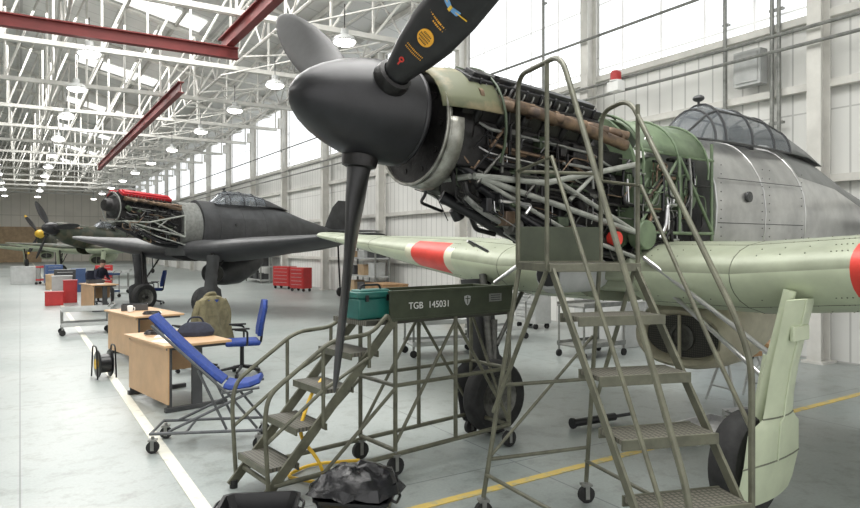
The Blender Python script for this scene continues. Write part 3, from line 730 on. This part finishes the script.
b.cyl((-.30,PD,1.7),(-.55,.52,.15),.016); b.cyl((.30,PD,1.7),(.26,.62,.15),.016)
b.cyl((-.30,.04,1.7),(-.52,.40,.75),.015); b.cyl((.30,.04,1.7),(.28,.50,.78),.015)
b.cyl((-.52,.52,.4),(.27,.61,.4),.013); b.cyl((-.43,.51,.9),(.28,.56,.9),.013)
b.cyl((-.52,.52,.4),(.29,.58,1.2),.011)
b.cyl((-.285,-1.1,.4),(-.53,.52,.3),.013); b.cyl((.285,-1.1,.4),(.26,.62,.3),.013)
b.out('support_frame',m_olive,K)
for s in(-1,1):
    b=B(); x=s*.31
    if s<0:
        b.tube(rnd([(x,PD,1.7),(x,PD,3.0),(x,-.18,2.96),(x,-.95,1.62),(x,-1.40,.80),(x,-1.42,.14)],.14,6),.016,9)
        b.tube([(x,PD,2.35),(x,-.05,2.38),(x,-.9,1.15),(x,-1.3,.55)],.012,8)
        b.cyl((x,.02,1.7),(x,.02,2.96),.014)
    else:
        b.tube(rnd([(x,PD,1.7),(x,PD,2.78),(x,.12,2.80),(x,-.88,1.50),(x,-1.0,1.28),(x,-1.0,.55)],.14,6),.016,9)
        b.tube([(x,PD,2.3),(x,-.02,2.22),(x,-.7,1.32),(x,-1.0,.95)],.012,8)
        b.cyl((x,.02,1.7),(x,.02,2.74),.014)
    b.out('handrail',m_olive,K)
b=B(); b.cyl((-.31,PD,2.35),(.31,PD,2.35),.012); b.out('rear_guard_rail',m_olive,K)
castor(K,-.55,.52,.06); castor(K,.26,.62,.06)
for s in(-1,1):
    b=B(); b.box((s*.285,-1.43,.02),(.05,.08,.04)); b.out('rubber_foot',m_rubber,K)
# ---------------------------------------------------------------- blue reclined trolley seat
Q=root('padded_work_chair',(-2.02,6.25,0),math.radians(8),'blue padded reclining work seat on a castored steel frame','chair')
def slab(b,pts,w,t):
    secs=[]
    for i,(x,z) in enumerate(pts):
        a=V((pts[min(i+1,len(pts)-1)][0]-pts[max(i-1,0)][0],0,pts[min(i+1,len(pts)-1)][1]-pts[max(i-1,0)][1])).normalized(); n=V((-a.z,0,a.x))
        c=V((x,0,z)); secs.append([c+V((0,-w/2,0)),c+V((0,-w/2+.03,0))+n*t,c+V((0,w/2-.03,0))+n*t,c+V((0,w/2,0)),c+V((0,w/2-.02,0))-n*.01,c+V((0,-w/2+.02,0))-n*.01])
    b.loft(secs)
b=B(); slab(b,[(-.54,1.20),(-.42,1.07),(-.22,.86),(.0,.66),(.10,.58)],.30,.03); b.out('backrest',m_blue,Q,40,.01)
b=B(); slab(b,[(.11,.55),(.18,.53),(.34,.55),(.44,.59)],.36,.04); b.out('seat',m_blue,Q,40,.01)
b=B()
for s in(-1,1):
    y=s*.20
    b.cyl((-.50,y,1.13),(.14,y,.52),.013); b.cyl((.1,y,.51),(.44,y,.55),.013); b.cyl((.38,y,.52),(-.35,y,.18),.013); b.cyl((-.1,y,.72),(.15,y,.18),.012)
    b.cyl((-.5,y*1.15,.17),(.46,y*1.15,.17),.014); b.cyl((.15,y,.52),(.42,y,.18),.012)
for xx in(-.5,.46,-.2): b.cyl((xx,-.24,.17),(xx,.24,.17),.013)
m_frame=mat('dark_chair_frame',(.10,.105,.11),.4,.4,.2,12)
b.out('frame',m_frame,Q)
for xx in(-.48,.44):
    for s in(-1,1): castor(Q,xx,s*.235,.055)
# ---------------------------------------------------------------- desks
DA=math.radians(42)
def desk(loc,rot,L,Wd,lab):
    D=root('office_desk',loc,rot,lab,'desk')
    b=B(); b.box((0,0,.735),(Wd,L,.03)); b.out('desktop',m_wood,D,bev=.004)
    b=B(); b.box((-Wd/2+.06,0,.40),(.018,L-.08,.62)); b.out('modesty_panel',m_wood,D)
    for s in(-1,1):
        b=B(); y=s*(L/2-.07); b.box((0,y,.37),(.12,.035,.70)); b.box((-Wd/2+.08,y,.37),(.05,.035,.70)); b.box((0,y,.03),(Wd-.06,.05,.05)); b.box((0,y,.70),(Wd-.1,.04,.03)); b.out('leg',m_dkgrey,D,bev=.004)
    b=B(); b.box((.05,L/2-.36,.52),(.55,.40,.38)); pd=b.out('drawer_unit',m_wood,D,bev=.004)
    for q in range(2):
        b=B(); b.box((.335,L/2-.36,.61-.18*q),(.015,.36,.16)); dr=b.out('drawer',m_wood,pd,bev=.003)
    return D
desk((-3.05,8.05,0),DA,1.35,.78,'beech laminate desk with dark metal legs')
desk((-4.75,11.1,0),DA,1.5,.78,'beech laminate desk covered with papers and leads')
desk((-9.45,19.1,0),DA,1.3,.7,'small workbench desk beside the seated worker')
def onfloor(n,b,m,lab,cat,loc,rot=0,bev=0,grp=None,ang=35):
    o=b.out(n,m,None,ang,bev); o.location=loc; o.rotation_euler=(0,0,rot); tag(o,lab,cat,grp); return o
OCT=((-1,-.6),(-.6,-1),(0,-1.1),(.6,-1),(1,-.6),(1,.6),(.6,1),(0,1.05),(-.6,1),(-1,.6))
b=B(); b.loft([[(x*w,y*d,z) for x,y in OCT] for z,w,d in((0,.2,.13),(.05,.22,.13),(.12,.17,.09),(.16,.1,.05))])
b.tube(rnd([(-.1,0,.14),(-.06,.0,.22),(.06,0,.22),(.1,0,.14)],.04),.012)
onfloor('tool_bag',b,m_navy,'black fabric tool bag lying on the desk','bag',(-2.85,8.15,.752),.3,.01)
random.seed(3)
for (x,y,r) in((-3.2,8.1,.2),(-3.35,8.45,.9),(-3.0,7.65,1.1),(-4.5,10.9,.4),(-9.3,18.9,.3)):
    b=B(); b.box((0,0,.002),(.21,.297,.004)); b.box((.02,.01,.005),(.2,.29,.002),Matrix.Rotation(.1,3,'Z')); onfloor('paper_sheet',b,m_paper,'loose white paper sheets on a desk','paper',(x,y,.751),r,grp='paper sheets')
for (x,y,z) in((-4.4,10.6,.752),(-3.35,8.2,.757)):
    b=B()
    for q in range(5):
        b.tube([(.14*math.cos(t*.5+q)*(1-.05*q),.10*math.sin(t*.5+q),.012+.008*q) for t in range(13)],.008,6)
    onfloor('cable_coil',b,m_black,'tangled black cable coil on the desk','cable',(x,y,z))
for (x,y) in((-3.05,8.35),(-4.9,10.95)):
    b=B(); b.lathe([(0,.04),(.09,.045),(.1,.04)],(0,0,0),(0,0,1),16); b.tube(rnd([(.04,0,.02),(.075,0,.02),(.075,0,.075),(.04,0,.075)],.02),.006,6); onfloor('mug',b,m_paper,'white mug on the desk','mug',(x,y,.76))
for (x,y,r) in((-5.0,11.35,.4),(-9.65,19.3,.7)):
    P=root('parts_tray',(x,y,.752),r,'open grey parts tray on the desk','tray')
    b=B(); b.box((0,0,.01),(.4,.28,.02)); b.out('base',m_dkgrey,P)
    for s in(-1,1):
        b=B(); b.box((s*.2,0,.05),(.012,.28,.1)); b.out('side',m_dkgrey,P)
        b=B(); b.box((0,s*.14,.05),(.4,.012,.1)); b.out('side',m_dkgrey,P)
def ochair(loc,rot,m,lab,arms=True):
    C=root('office_chair',loc,rot,lab,'chair')
    b=B(); b.box((0,0,.47),(.48,.48,.07)); b.out('seat',m,C,bev=.03)
    b=B(); secs=[]
    for z,w,x in((.56,.17,-.24),(.66,.22,-.25),(.82,.22,-.28),(.96,.2,-.31),(1.06,.13,-.32)):
        secs.append([(x,-w,z),(x+.04,-w*.9,z),(x+.025,0,z),(x+.04,w*.9,z),(x,w,z),(x-.03,w*.8,z),(x-.035,0,z),(x-.03,-w*.8,z)])
    b.loft(secs); b.out('backrest',m,C,60)
    b=B(); b.cyl((0,0,.12),(0,0,.44),.03); b.tube(rnd([(0,0,.43),(-.26,0,.43),(-.3,0,.75)],.06),.018)
    for q in range(5):
        a=q*2*math.pi/5; b.cyl((0,0,.13),(.29*math.cos(a),.29*math.sin(a),.08),.025,.016)
    b.out('base',m_plast,C)
    for q in range(5):
        a=q*2*math.pi/5; b=B(); b.lathe([(-.022,.03),(0,.032),(.022,.03)],(.29*math.cos(a),.29*math.sin(a),.032),(math.sin(a),-math.cos(a),0),14); b.out('castor',m_plast,C)
    if arms:
        for s in(-1,1):
            b=B(); b.tube(rnd([(-.05,s*.24,.45),(-.05,s*.3,.5),(-.05,s*.3,.66),(.12,s*.3,.68)],.04),.016); b.box((.04,s*.3,.69),(.24,.05,.025)); b.out('armrest',m_plast,C,bev=.005)
    return C
ochair((-2.68,9.55,0),math.radians(200),m_blue,'blue fabric office chair with black armrests')
ochair((-3.42,9.85,0),math.radians(150),m_blue,'blue office chair with a khaki coat over its back')
ochair((-8.6,20.9,0),math.radians(190),m_blue,'blue office chair beside the workers desk')
ochair((-10.2,20.6,0),math.radians(-20),m_navy,'dark office chair with a worker sitting on it',False)
# coat: shoulders and two hanging sides folded over the backrest (chair back plane at x=-.28)
b=B(); NR=22
def coat_side(sx):
    rows=[]
    for zi in range(10):
        z=1.10-.075*zi; row=[]
        for j in range(NR+1):
            t=-1+2*j/NR; wv=.245+.012*zi
            row.append((-.295+sx*(.055+.004*zi+.018*math.sin(t*9+zi*.5)*min(1,zi/3)),t*wv,z-.07*t*t*(1 if zi<3 else .4)-.012*math.sin(t*13)*(zi==9)))
        rows.append(row)
    return rows
rf=coat_side(1)[:8]; rb=coat_side(-1)
b.sheet(rf[::-1]+[[((p[0]+q[0])/2,p[1]*.98,p[2]+.03) for p,q in zip(rf[0],rb[0])]]+rb)
o=b.out('draped_coat',m_khaki,None,60); solid(o,.014); o.location=(-3.42,9.85,0); o.rotation_euler=(0,0,math.radians(150))
tag(o,'khaki work coat draped over the office chair back','coat')
for s in(-1,1):
    b=B(); b.tube(rnd([(-.30,s*.22,1.04),(-.31,s*.31,.88),(-.27,s*.32,.55)],.1,5),.048,10); b.out('sleeve',m_khaki,o,60)
b=B(); b.tube(rnd([(-.26,-.10,1.09),(-.30,-.06,1.15),(-.30,.06,1.15),(-.26,.10,1.09)],.04,4),.026,8); b.out('collar',m_khaki,o,60)
R_=root('cable_reel',(-4.55,9.35,0),math.radians(-50),'black and yellow extension cable reel standing on the floor','cable reel')
for s in(-1,1):
    b=B(); b.lathe([(-.008,.04),(-.01,.18),(-.004,.19),(.008,.185),(.01,.04)],(0,s*.08,.2),(0,1,0),28); b.out('flange',m_plast,R_)
b=B(); b.lathe([(-.07,.13),(.07,.13)],(0,0,.2),(0,1,0),24); b.out('wound_cable',m_plast,R_)
for s in(-1,1):
    b=B(); b.tube(rnd([(-.16,s*.12,.01),(-.1,s*.12,.45),(.1,s*.12,.45),(.16,s*.12,.01)],.06),.011); b.out('stand',m_plast,R_)
for s in(-1,1):
    b=B(); b.lathe([(-.012,.07),(.012,.07)],(0,s*.1,.2),(0,1,0),18); b.out('socket_hub',m_yellow,R_)
def tub(loc,rot,w,d,h,lab):
    P=root('storage_tub',loc,rot,lab,'tub')
    b=B(); o1=[]
    for z,k_ in((0,.82),(h-.02,.98),(h-.02,1.04),(h,1.04),(h,.95),(.03,.78)):
        o1.append([(w/2*k_*x,d/2*k_*y,z) for x,y in((-1,-.8),(-.8,-1),(.8,-1),(1,-.8),(1,.8),(.8,1),(-.8,1),(-1,.8))])
    b.loft(o1); b.out('body',m_plast,P,30)
    for s in(-1,1):
        b=B(); b.tube(rnd([(s*w*.52,-.08,h-.01),(s*w*.58,-.07,h-.03),(s*w*.58,.07,h-.03),(s*w*.52,.08,h-.01)],.02),.01); b.out('handle',m_plast,P)
    return P
tub((-1.13,4.42,0),.1,.50,.38,.15,'black plastic tub lying open on the floor')
tub((-.50,4.58,0),-.15,.5,.40,.16,'black plastic tub lined with a bin bag')
random.seed(11)
b=B(); rings=[]
prof=[(.02,.17),(.08,.18),(.15,.22),(.19,.285),(.15,.31),(.20,.27),(.24,.23),(.27,.17),(.29,.08),(.28,.02)]
for i,(z,r) in enumerate(prof):
    rings.append([(r*1.05*math.cos(2*math.pi*j/26)*(1+random.uniform(-.11,.11)*(r>.1)),r*.85*math.sin(2*math.pi*j/26)*(1+random.uniform(-.11,.11)),z+random.uniform(-.025,.025)*(i>1)) for j in range(26)])
b.loft(rings); onfloor('bin_bag',b,m_bag,'crumpled shiny black bin bag in the tub','bag',(-.50,4.58,.045),.2,ang=40)
# ---------------------------------------------------------------- seated person
def skin_obj(name,verts,edges,radii,rootv,mats,parent,sub=1):
    me=bpy.data.meshes.new(name); me.from_pydata(verts,edges,[])
    o=bpy.data.objects.new(name,me); LINK(o)
    md=o.modifiers.new('skin','SKIN')
    for i,r in enumerate(radii):
        me.skin_vertices[0].data[i].radius=(r,r) if not isinstance(r,tuple) else r
        me.skin_vertices[0].data[i].use_root=(i==rootv)
    sb=o.modifiers.new('sub','SUBSURF'); sb.levels=sub; sb.render_levels=sub
    dg=bpy.context.evaluated_depsgraph_get(); ev=o.evaluated_get(dg); m2=bpy.data.meshes.new_from_object(ev)
    o.modifiers.clear(); o.data=m2; bpy.data.meshes.remove(me); o.name=name; m2.materials.clear()
    for m in mats: m2.materials.append(m)
    for p in m2.polygons: p.use_smooth=True
    if parent: o.parent=parent
    return o
PR=root('person',(-10.2,20.6,0),math.radians(-20),'person in dark jacket and jeans seated leaning over paperwork','person')
vs=[(0,0,.55),(.02,0,.75),(.06,0,.95),(.11,0,1.1),(.14,0,1.17),(.19,0,1.25),(.21,0,1.33)]
es=[(0,1),(1,2),(2,3),(3,4),(4,5),(5,6)]; rd=[(.16,.13),(.14,.115),(.16,.12),(.11,.08),(.05,.05),(.075,.085),(.06,.07)]
def chain(par,pts,rs):
    p=par
    for q,r in zip(pts,rs):
        vs.append(q); rd.append(r); es.append((p,len(vs)-1)); p=len(vs)-1
    return p
for s in(-1,1):
    chain(0,[(.06,s*.1,.53),(.42,s*.13,.52),(.44,s*.13,.28),(.42,s*.13,.08),(.54,s*.14,.04)],[.085,.065,.055,.04,.035])
    e_=chain(3,[(.10,s*.17,1.08),(.14,s*.24,.84),(.34,s*.16,.80),(.38,s*.15,.80)],[.06,.045,.032,.03])
    for f,(dy,l) in enumerate(((-.03,.07),(-.012,.085),(.008,.08),(.026,.065))):
        chain(e_,[(.41,s*.15+dy,.80),(.41+l*.6,s*.15+dy,.795),(.41+l,s*.15+dy*1.1,.775)],[.009,.009,.007])
    chain(e_,[(.39,s*.15-s*.035,.79),(.42,s*.15-s*.05,.785)],[.01,.008])
body=skin_obj('body',vs,es,rd,0,[m_navy,m_skin,m_dkgrey],PR,1)
for p in body.data.polygons:
    c=p.center
    if c.z>1.17 or (c.x>.34 and c.z>.74): p.material_index=1
    elif c.z<.62: p.material_index=2
b=B(); b.sph((.17,0,1.34),.095,(1.05,.95,.8)); b.out('hair',m_hair,body,80)
b=B(); b.sph((.29,0,1.27),.016,(1,.8,1.3)); b.out('nose',m_skin,body,80)
for s in(-1,1):
    b=B(); b.sph((.2,s*.082,1.28),.022,(.7,.4,1.2)); b.out('ear',m_skin,body,80)
    b=B(); b.sph((.272,s*.03,1.295),.009); b.out('eye',m_hair,body,80)
b=B(); b.box((.275,0,1.235),(.008,.04,.006)); b.out('mouth',m_redp,body)
# ---------------------------------------------------------------- background equipment
def crate(loc,rot,d,m,lab,n='storage_crate'):
    P=root(n,loc,rot,lab,'crate')
    b=B(); b.box((0,0,d[2]/2),d); b.out('body',m,P,bev=.01)
    for s in(-1,1):
        b=B(); b.box((s*d[0]*.35,-d[1]/2-.01,d[2]/2),(.05,.02,d[2])); b.out('batten',m,P)
    b=B(); b.box((0,0,d[2]+.012),(d[0]+.02,d[1]+.02,.024)); b.out('lid',m,P)
    return P
def chest(loc,rot,m,lab,w=.7,h=.95):
    P=root('tool_chest',loc,rot,lab,'tool chest')
    b=B(); b.box((0,0,h/2+.06),(w,.45,h-.12)); b.out('body',m,P,bev=.01)
    n=5
    for i in range(n):
        z=.16+(h-.22)/n*(i+.5)
        b=B(); b.box((0,-.232,z),(w-.06,.02,(h-.22)/n-.015)); d=b.out('drawer',m,P,bev=.004)
        b=B(); b.box((0,-.25,z+.04),(w-.2,.015,.015)); b.out('handle',m_steel,d)
    for s in(-1,1):
        for t in(-1,1):
            b=B(); b.lathe([(-.02,.06),(.02,.06)],(s*(w/2-.07),t*.16,.06),(1,0,0),14); b.out('castor',m_rubber,P)
    return P
def trolley(loc,rot,m,lab,w=.9,d=.55,h=.8):
    P=root('workshop_trolley',loc,rot,lab,'trolley')
    for z in(.2,h):
        b=B(); b.box((0,0,z),(w,d,.03)); b.box((0,d/2,z+.03),(w,.01,.06)); b.box((0,-d/2,z+.03),(w,.01,.06)); b.out('shelf',m,P)
    for s in(-1,1):
        for t in(-1,1):
            b=B(); b.cyl((s*w*.48,t*d*.46,.12),(s*w*.48,t*d*.46,h),.018); b.out('post',m_tube,P)
            b=B(); b.lathe([(-.015,.06),(.015,.06)],(s*w*.48,t*d*.46,.06),(0,1,0),14); b.out('castor',m_rubber,P)
    b=B(); b.tube(rnd([(w*.48,-d*.46,h),(w*.6,-d*.46,h+.12),(w*.6,d*.46,h+.12),(w*.48,d*.46,h)],.06),.015); b.out('push_handle',m_tube,P)
    return P
crate((-11.55,20.6,0),.5,(.5,.4,.4),m_redp,'red plastic parts bin on the floor','parts_bin')
crate((-11.6,21.6,0),.5,(.4,.4,.7),m_redp,'tall red parts bin on the floor','parts_bin')
crate((-12.3,22.4,0),.5,(.6,.45,.8),m_lgrey,'stacked grey parts bin on the floor','parts_bin')
crate((-13.9,26.5,0),.5,(.5,.5,.9),m_bluep,'blue parts cabinet on the floor','parts_bin')
chest((-13.4,24.6,0),.5,m_dkgrey,'dark roller tool chest on the floor')
crate((-15.6,28.,0),.5,(.8,.6,.6),m_tan,'plywood storage crate on the floor')
chest((-14.6,30.0,0),.5,m_redp,'red roller tool chest beside parked aircraft')
chest((-17.2,30.6,0),.7,m_bluep,'blue roller tool chest beside parked aircraft')
crate((-19.3,32.0,0),.3,(1.1,.7,.8),m_lgrey,'large grey equipment crate on the floor')
trolley((-18.0,31.6,0),.2,m_redp,'red workshop trolley beside parked aircraft')
trolley((-12.0,25.6,0),.5,m_lgrey,'grey steel workshop trolley on the floor')
trolley((-11.5,23.6,0),.9,m_bluep,'blue steel workshop trolley on the floor')
trolley((-7.2,14.0,0),.55,m_lgrey,'low grey steel trolley next to the desks',.9,.5,.5)
chest(UV(9.6,27.5),HA-1.2,m_redp,'red roller tool chest near the wall',1.0)
chest(UV(9.6,25.6),HA-1.2,m_redp,'red roller tool chest near the wall',.8)
trolley((-1.9,24.0,0),.55,m_bluep,'blue workshop trolley near the hangar wall')
crate(UV(9.2,17.5),HA,(.8,1.2,.7),m_ply,'wooden storage crate near the hangar wall')
crate(UV(9.4,13.6),HA,(.7,1.1,.6),m_ply,'wooden storage crate near the hangar wall')
chest(UV(9.8,11.6),HA-1.57,m_lgrey,'grey roller tool chest near the wall')
trolley((1.3,13.2,0),.55,m_lgrey,'grey steel workshop trolley behind the aircraft',1.1,.6,.75)
trolley((2.7,11.2,0),.6,m_tube,'grey steel workshop trolley behind the aircraft',1.0,.6,.85)
trolley((.2,11.4,0),.3,m_lgrey,'low grey equipment trolley behind the aircraft',1.2,.6,.55)
crate(UV(9.5,9.),HA,(.7,1.2,.8),m_lgrey,'long grey equipment case near the wall','equipment_case')
chest(UV(9.9,6.9),HA-1.57,m_bluep,'blue roller tool chest near the wall',.9)
b=B(); b.box((-1.5,VE-.06,1.9),(7,.1,3.8)); struct(b.out('door_1',m_tan,rot=HA),'brown hangar door panel in the end wall','door')
def rack(u,v,lab):
    P=root('storage_rack',UV(u,v),HA,lab,'shelving')
    for s in(-1,1):
        for t in(-1,1):
            b=B(); b.box((s*.25,t*1.2,1.0),(.05,.05,2.0)); b.out('upright',m_tube,P)
    for z in(.15,.8,1.4,1.98):
        b=B(); b.box((0,0,z),(.55,2.45,.04)); b.out('shelf',m_lgrey,P)
    return P
for v in(20.8,33): rack(10.15,v,'grey steel storage rack along the wall')
random.seed(5)
for v in(20.8,33):
    for z in(.175,.825,1.425):
        for q in range(3):
            w=random.uniform(.3,.6); h=random.uniform(.2,.45); b=B(); b.box((0,0,h/2),(.4,w,h)); b.box((0,0,h),(.42,w+.02,.03))
            p=UV(10.15,v-.8+.8*q,z); onfloor('storage_box',b,random.choice((m_tan,m_dkgrey,m_bluep,m_lgrey)),'storage box on a rack shelf','box',p,HA,grp='boxes on racks')
P=root('lifting_gantry',(-1.3,27.2,0),.2,'slim mobile lifting gantry with yellow beam near the wall','gantry')
b=B(); b.box((0,0,3.2),(2.4,.08,.12)); b.out('beam',m_yellow,P)
b=B()
for s in(-1,1):
    b.cyl((s*1.1,0,3.2),(s*1.1,-.6,.12),.025); b.cyl((s*1.1,0,3.2),(s*1.1,.6,.12),.025); b.cyl((s*1.1,-.7,.15),(s*1.1,.7,.15),.03)
b.out('leg_frame',m_lgrey,P)
b=B(); b.box((.3,0,3.02),(.2,.16,.2)); b.cyl((.3,0,2.95),(.3,0,2.4),.01); b.out('hoist',m_dark,P)
for s in(-1,1):
    for t in(-1,1):
        b=B(); b.lathe([(-.03,.07),(.03,.07)],(s*1.1,t*.7,.07),(1,0,0),14); b.out('castor',m_rubber,P)
def stool(loc,rot,lab):
    P=root('trestle',loc,rot,lab,'trestle')
    b=B(); b.box((0,0,.56),(.6,.12,.06)); b.out('top',m_ply,P,bev=.005)
    for s in(-1,1):
        b=B()
        for t in(-1,1): b.cyl((s*.24,t*.04,.55),(s*.3,t*.22,.015),.016)
        b.cyl((s*.28,-.16,.2),(s*.28,.16,.2),.012)
        b.out('leg',m_lgrey,P)
stool((3.65,7.9,0),.4,'low trestle with grey steel legs under the aircraft')
stool((4.5,8.8,0),.9,'low trestle with grey steel legs under the aircraft')
def tray(loc,rot,d,m,lab):
    P=root('drip_tray',loc,rot,lab,'tray')
    b=B(); b.box((0,0,.01),(d[0],d[1],.02))
    for s in(-1,1): b.box((s*d[0]/2,0,.04),(.015,d[1],.08)); b.box((0,s*d[1]/2,.04),(d[0],.015,.08))
    b.out('body',m,P)
    for s in(-1,1):
        b=B(); b.tube(rnd([(s*d[0]/2,-.08,.08),(s*(d[0]/2+.05),-.08,.08),(s*(d[0]/2+.05),.08,.08),(s*d[0]/2,.08,.08)],.02),.007); b.out('handle',m_tube,P)
tray((2.70,6.6,0),.6,(.9,.45),m_steel,'shallow metal drip tray on the floor')
tray((3.45,7.15,0),.3,(.5,.35),m_steel,'small shallow metal drip tray on the floor')
b=B(); b.cyl((-.35,0,.05),(.2,0,.05),.04,n=14); b.cyl((.2,0,.05),(.42,0,.05),.018,n=10); b.cyl((-.35,0,.05),(-.37,0,.05),.055,n=14)
onfloor('hydraulic_strut',b,m_black,'black cylindrical strut lying on the floor','strut',(1.75,6.9,.01),.5)
def wall_tube(v,z0,z1,r=.04):
    b=B(); b.cyl((UR-.2,v,z0),(UR-.2,v,z1),r,n=8)
    for z in(z0+.3,(z0+z1)/2,z1-.3): b.box((UR-.16,v,z),(.08,.12,.04))
    tag(b.out('conduit_pipe',m_tube,rot=HA),'vertical grey conduit pipe fixed on the wall','pipe','wall conduits')
for v in(6.5,6.62,7.5,12.4,18.,23.5): wall_tube(v,3.6,8.0,.035)
b=B(); b.box((UR-.22,7.0,4.9),(.2,.5,.6)); b.box((UR-.33,7.0,4.9),(.02,.4,.5)); tag(b.out('electrical_box',m_lgrey,rot=HA),'grey electrical box fixed on the wall','electrical box')
for z in(5.0,5.25,6.3):
    b=B(); b.cyl((UR-.52,-2,z),(UR-.52,80,z),.03,n=8); tag(b.out('service_pipe',m_tube,rot=HA),'long grey service pipe along the wall','pipe','service pipes')
P=root('warning_beacon',UV(10.28,9.6,5.05),HA,'red and white warning beacon fixed near the column','beacon')
b=B(); b.lathe([(0,.11),(.16,.11),(.2,.08)],(0,0,.12),(0,0,1),18); b.out('lens',m_redp,P)
b=B(); b.box((0,0,0),(.2,.3,.2)); b.cyl((0,0,.1),(0,0,.13),.13,n=18); b.out('base',m_white,P,bev=.01)
# ---------------------------------------------------------------- light
w=bpy.data.worlds.new('world'); S.world=w; w.use_nodes=True
w.node_tree.nodes['Background'].inputs[0].default_value=(1,.995,.98,1); w.node_tree.nodes['Background'].inputs[1].default_value=1.6
def area(n,loc,rot,sx,sy,e,c=(1,1,1)):
    l=bpy.data.lights.new(n,'AREA'); l.shape='RECTANGLE'; l.size=sx; l.size_y=sy; l.energy=e; l.color=c
    o=bpy.data.objects.new(n,l); LINK(o); o.location=loc; o.rotation_euler=rot; return o
for v in(4,16,30,46,64):  # added area lights under the roof, soft fill without a real source
    area('roof_fill',UV(2.5,v,9.6),(0,0,HA),6,9,1350 if v<40 else 1050,(1,.99,.97))
for v in(12,34,60):  # same added fill over the left half of the hangar
    area('roof_fill',UV(-9,v,9.6),(0,0,HA),5,9,1100 if v<40 else 950,(1,.99,.97))
# ---------------------------------------------------------------- camera
cd=bpy.data.cameras.new('camera'); cam=bpy.data.objects.new('camera',cd); LINK(cam)
cam.location=(0,0,1.85); cam.rotation_euler=(math.pi/2,0,0); cd.sensor_width=36; cd.lens=28.05; cd.shift_y=-9/860; cd.clip_end=200
S.camera=cam
S.view_settings.view_transform='Standard'
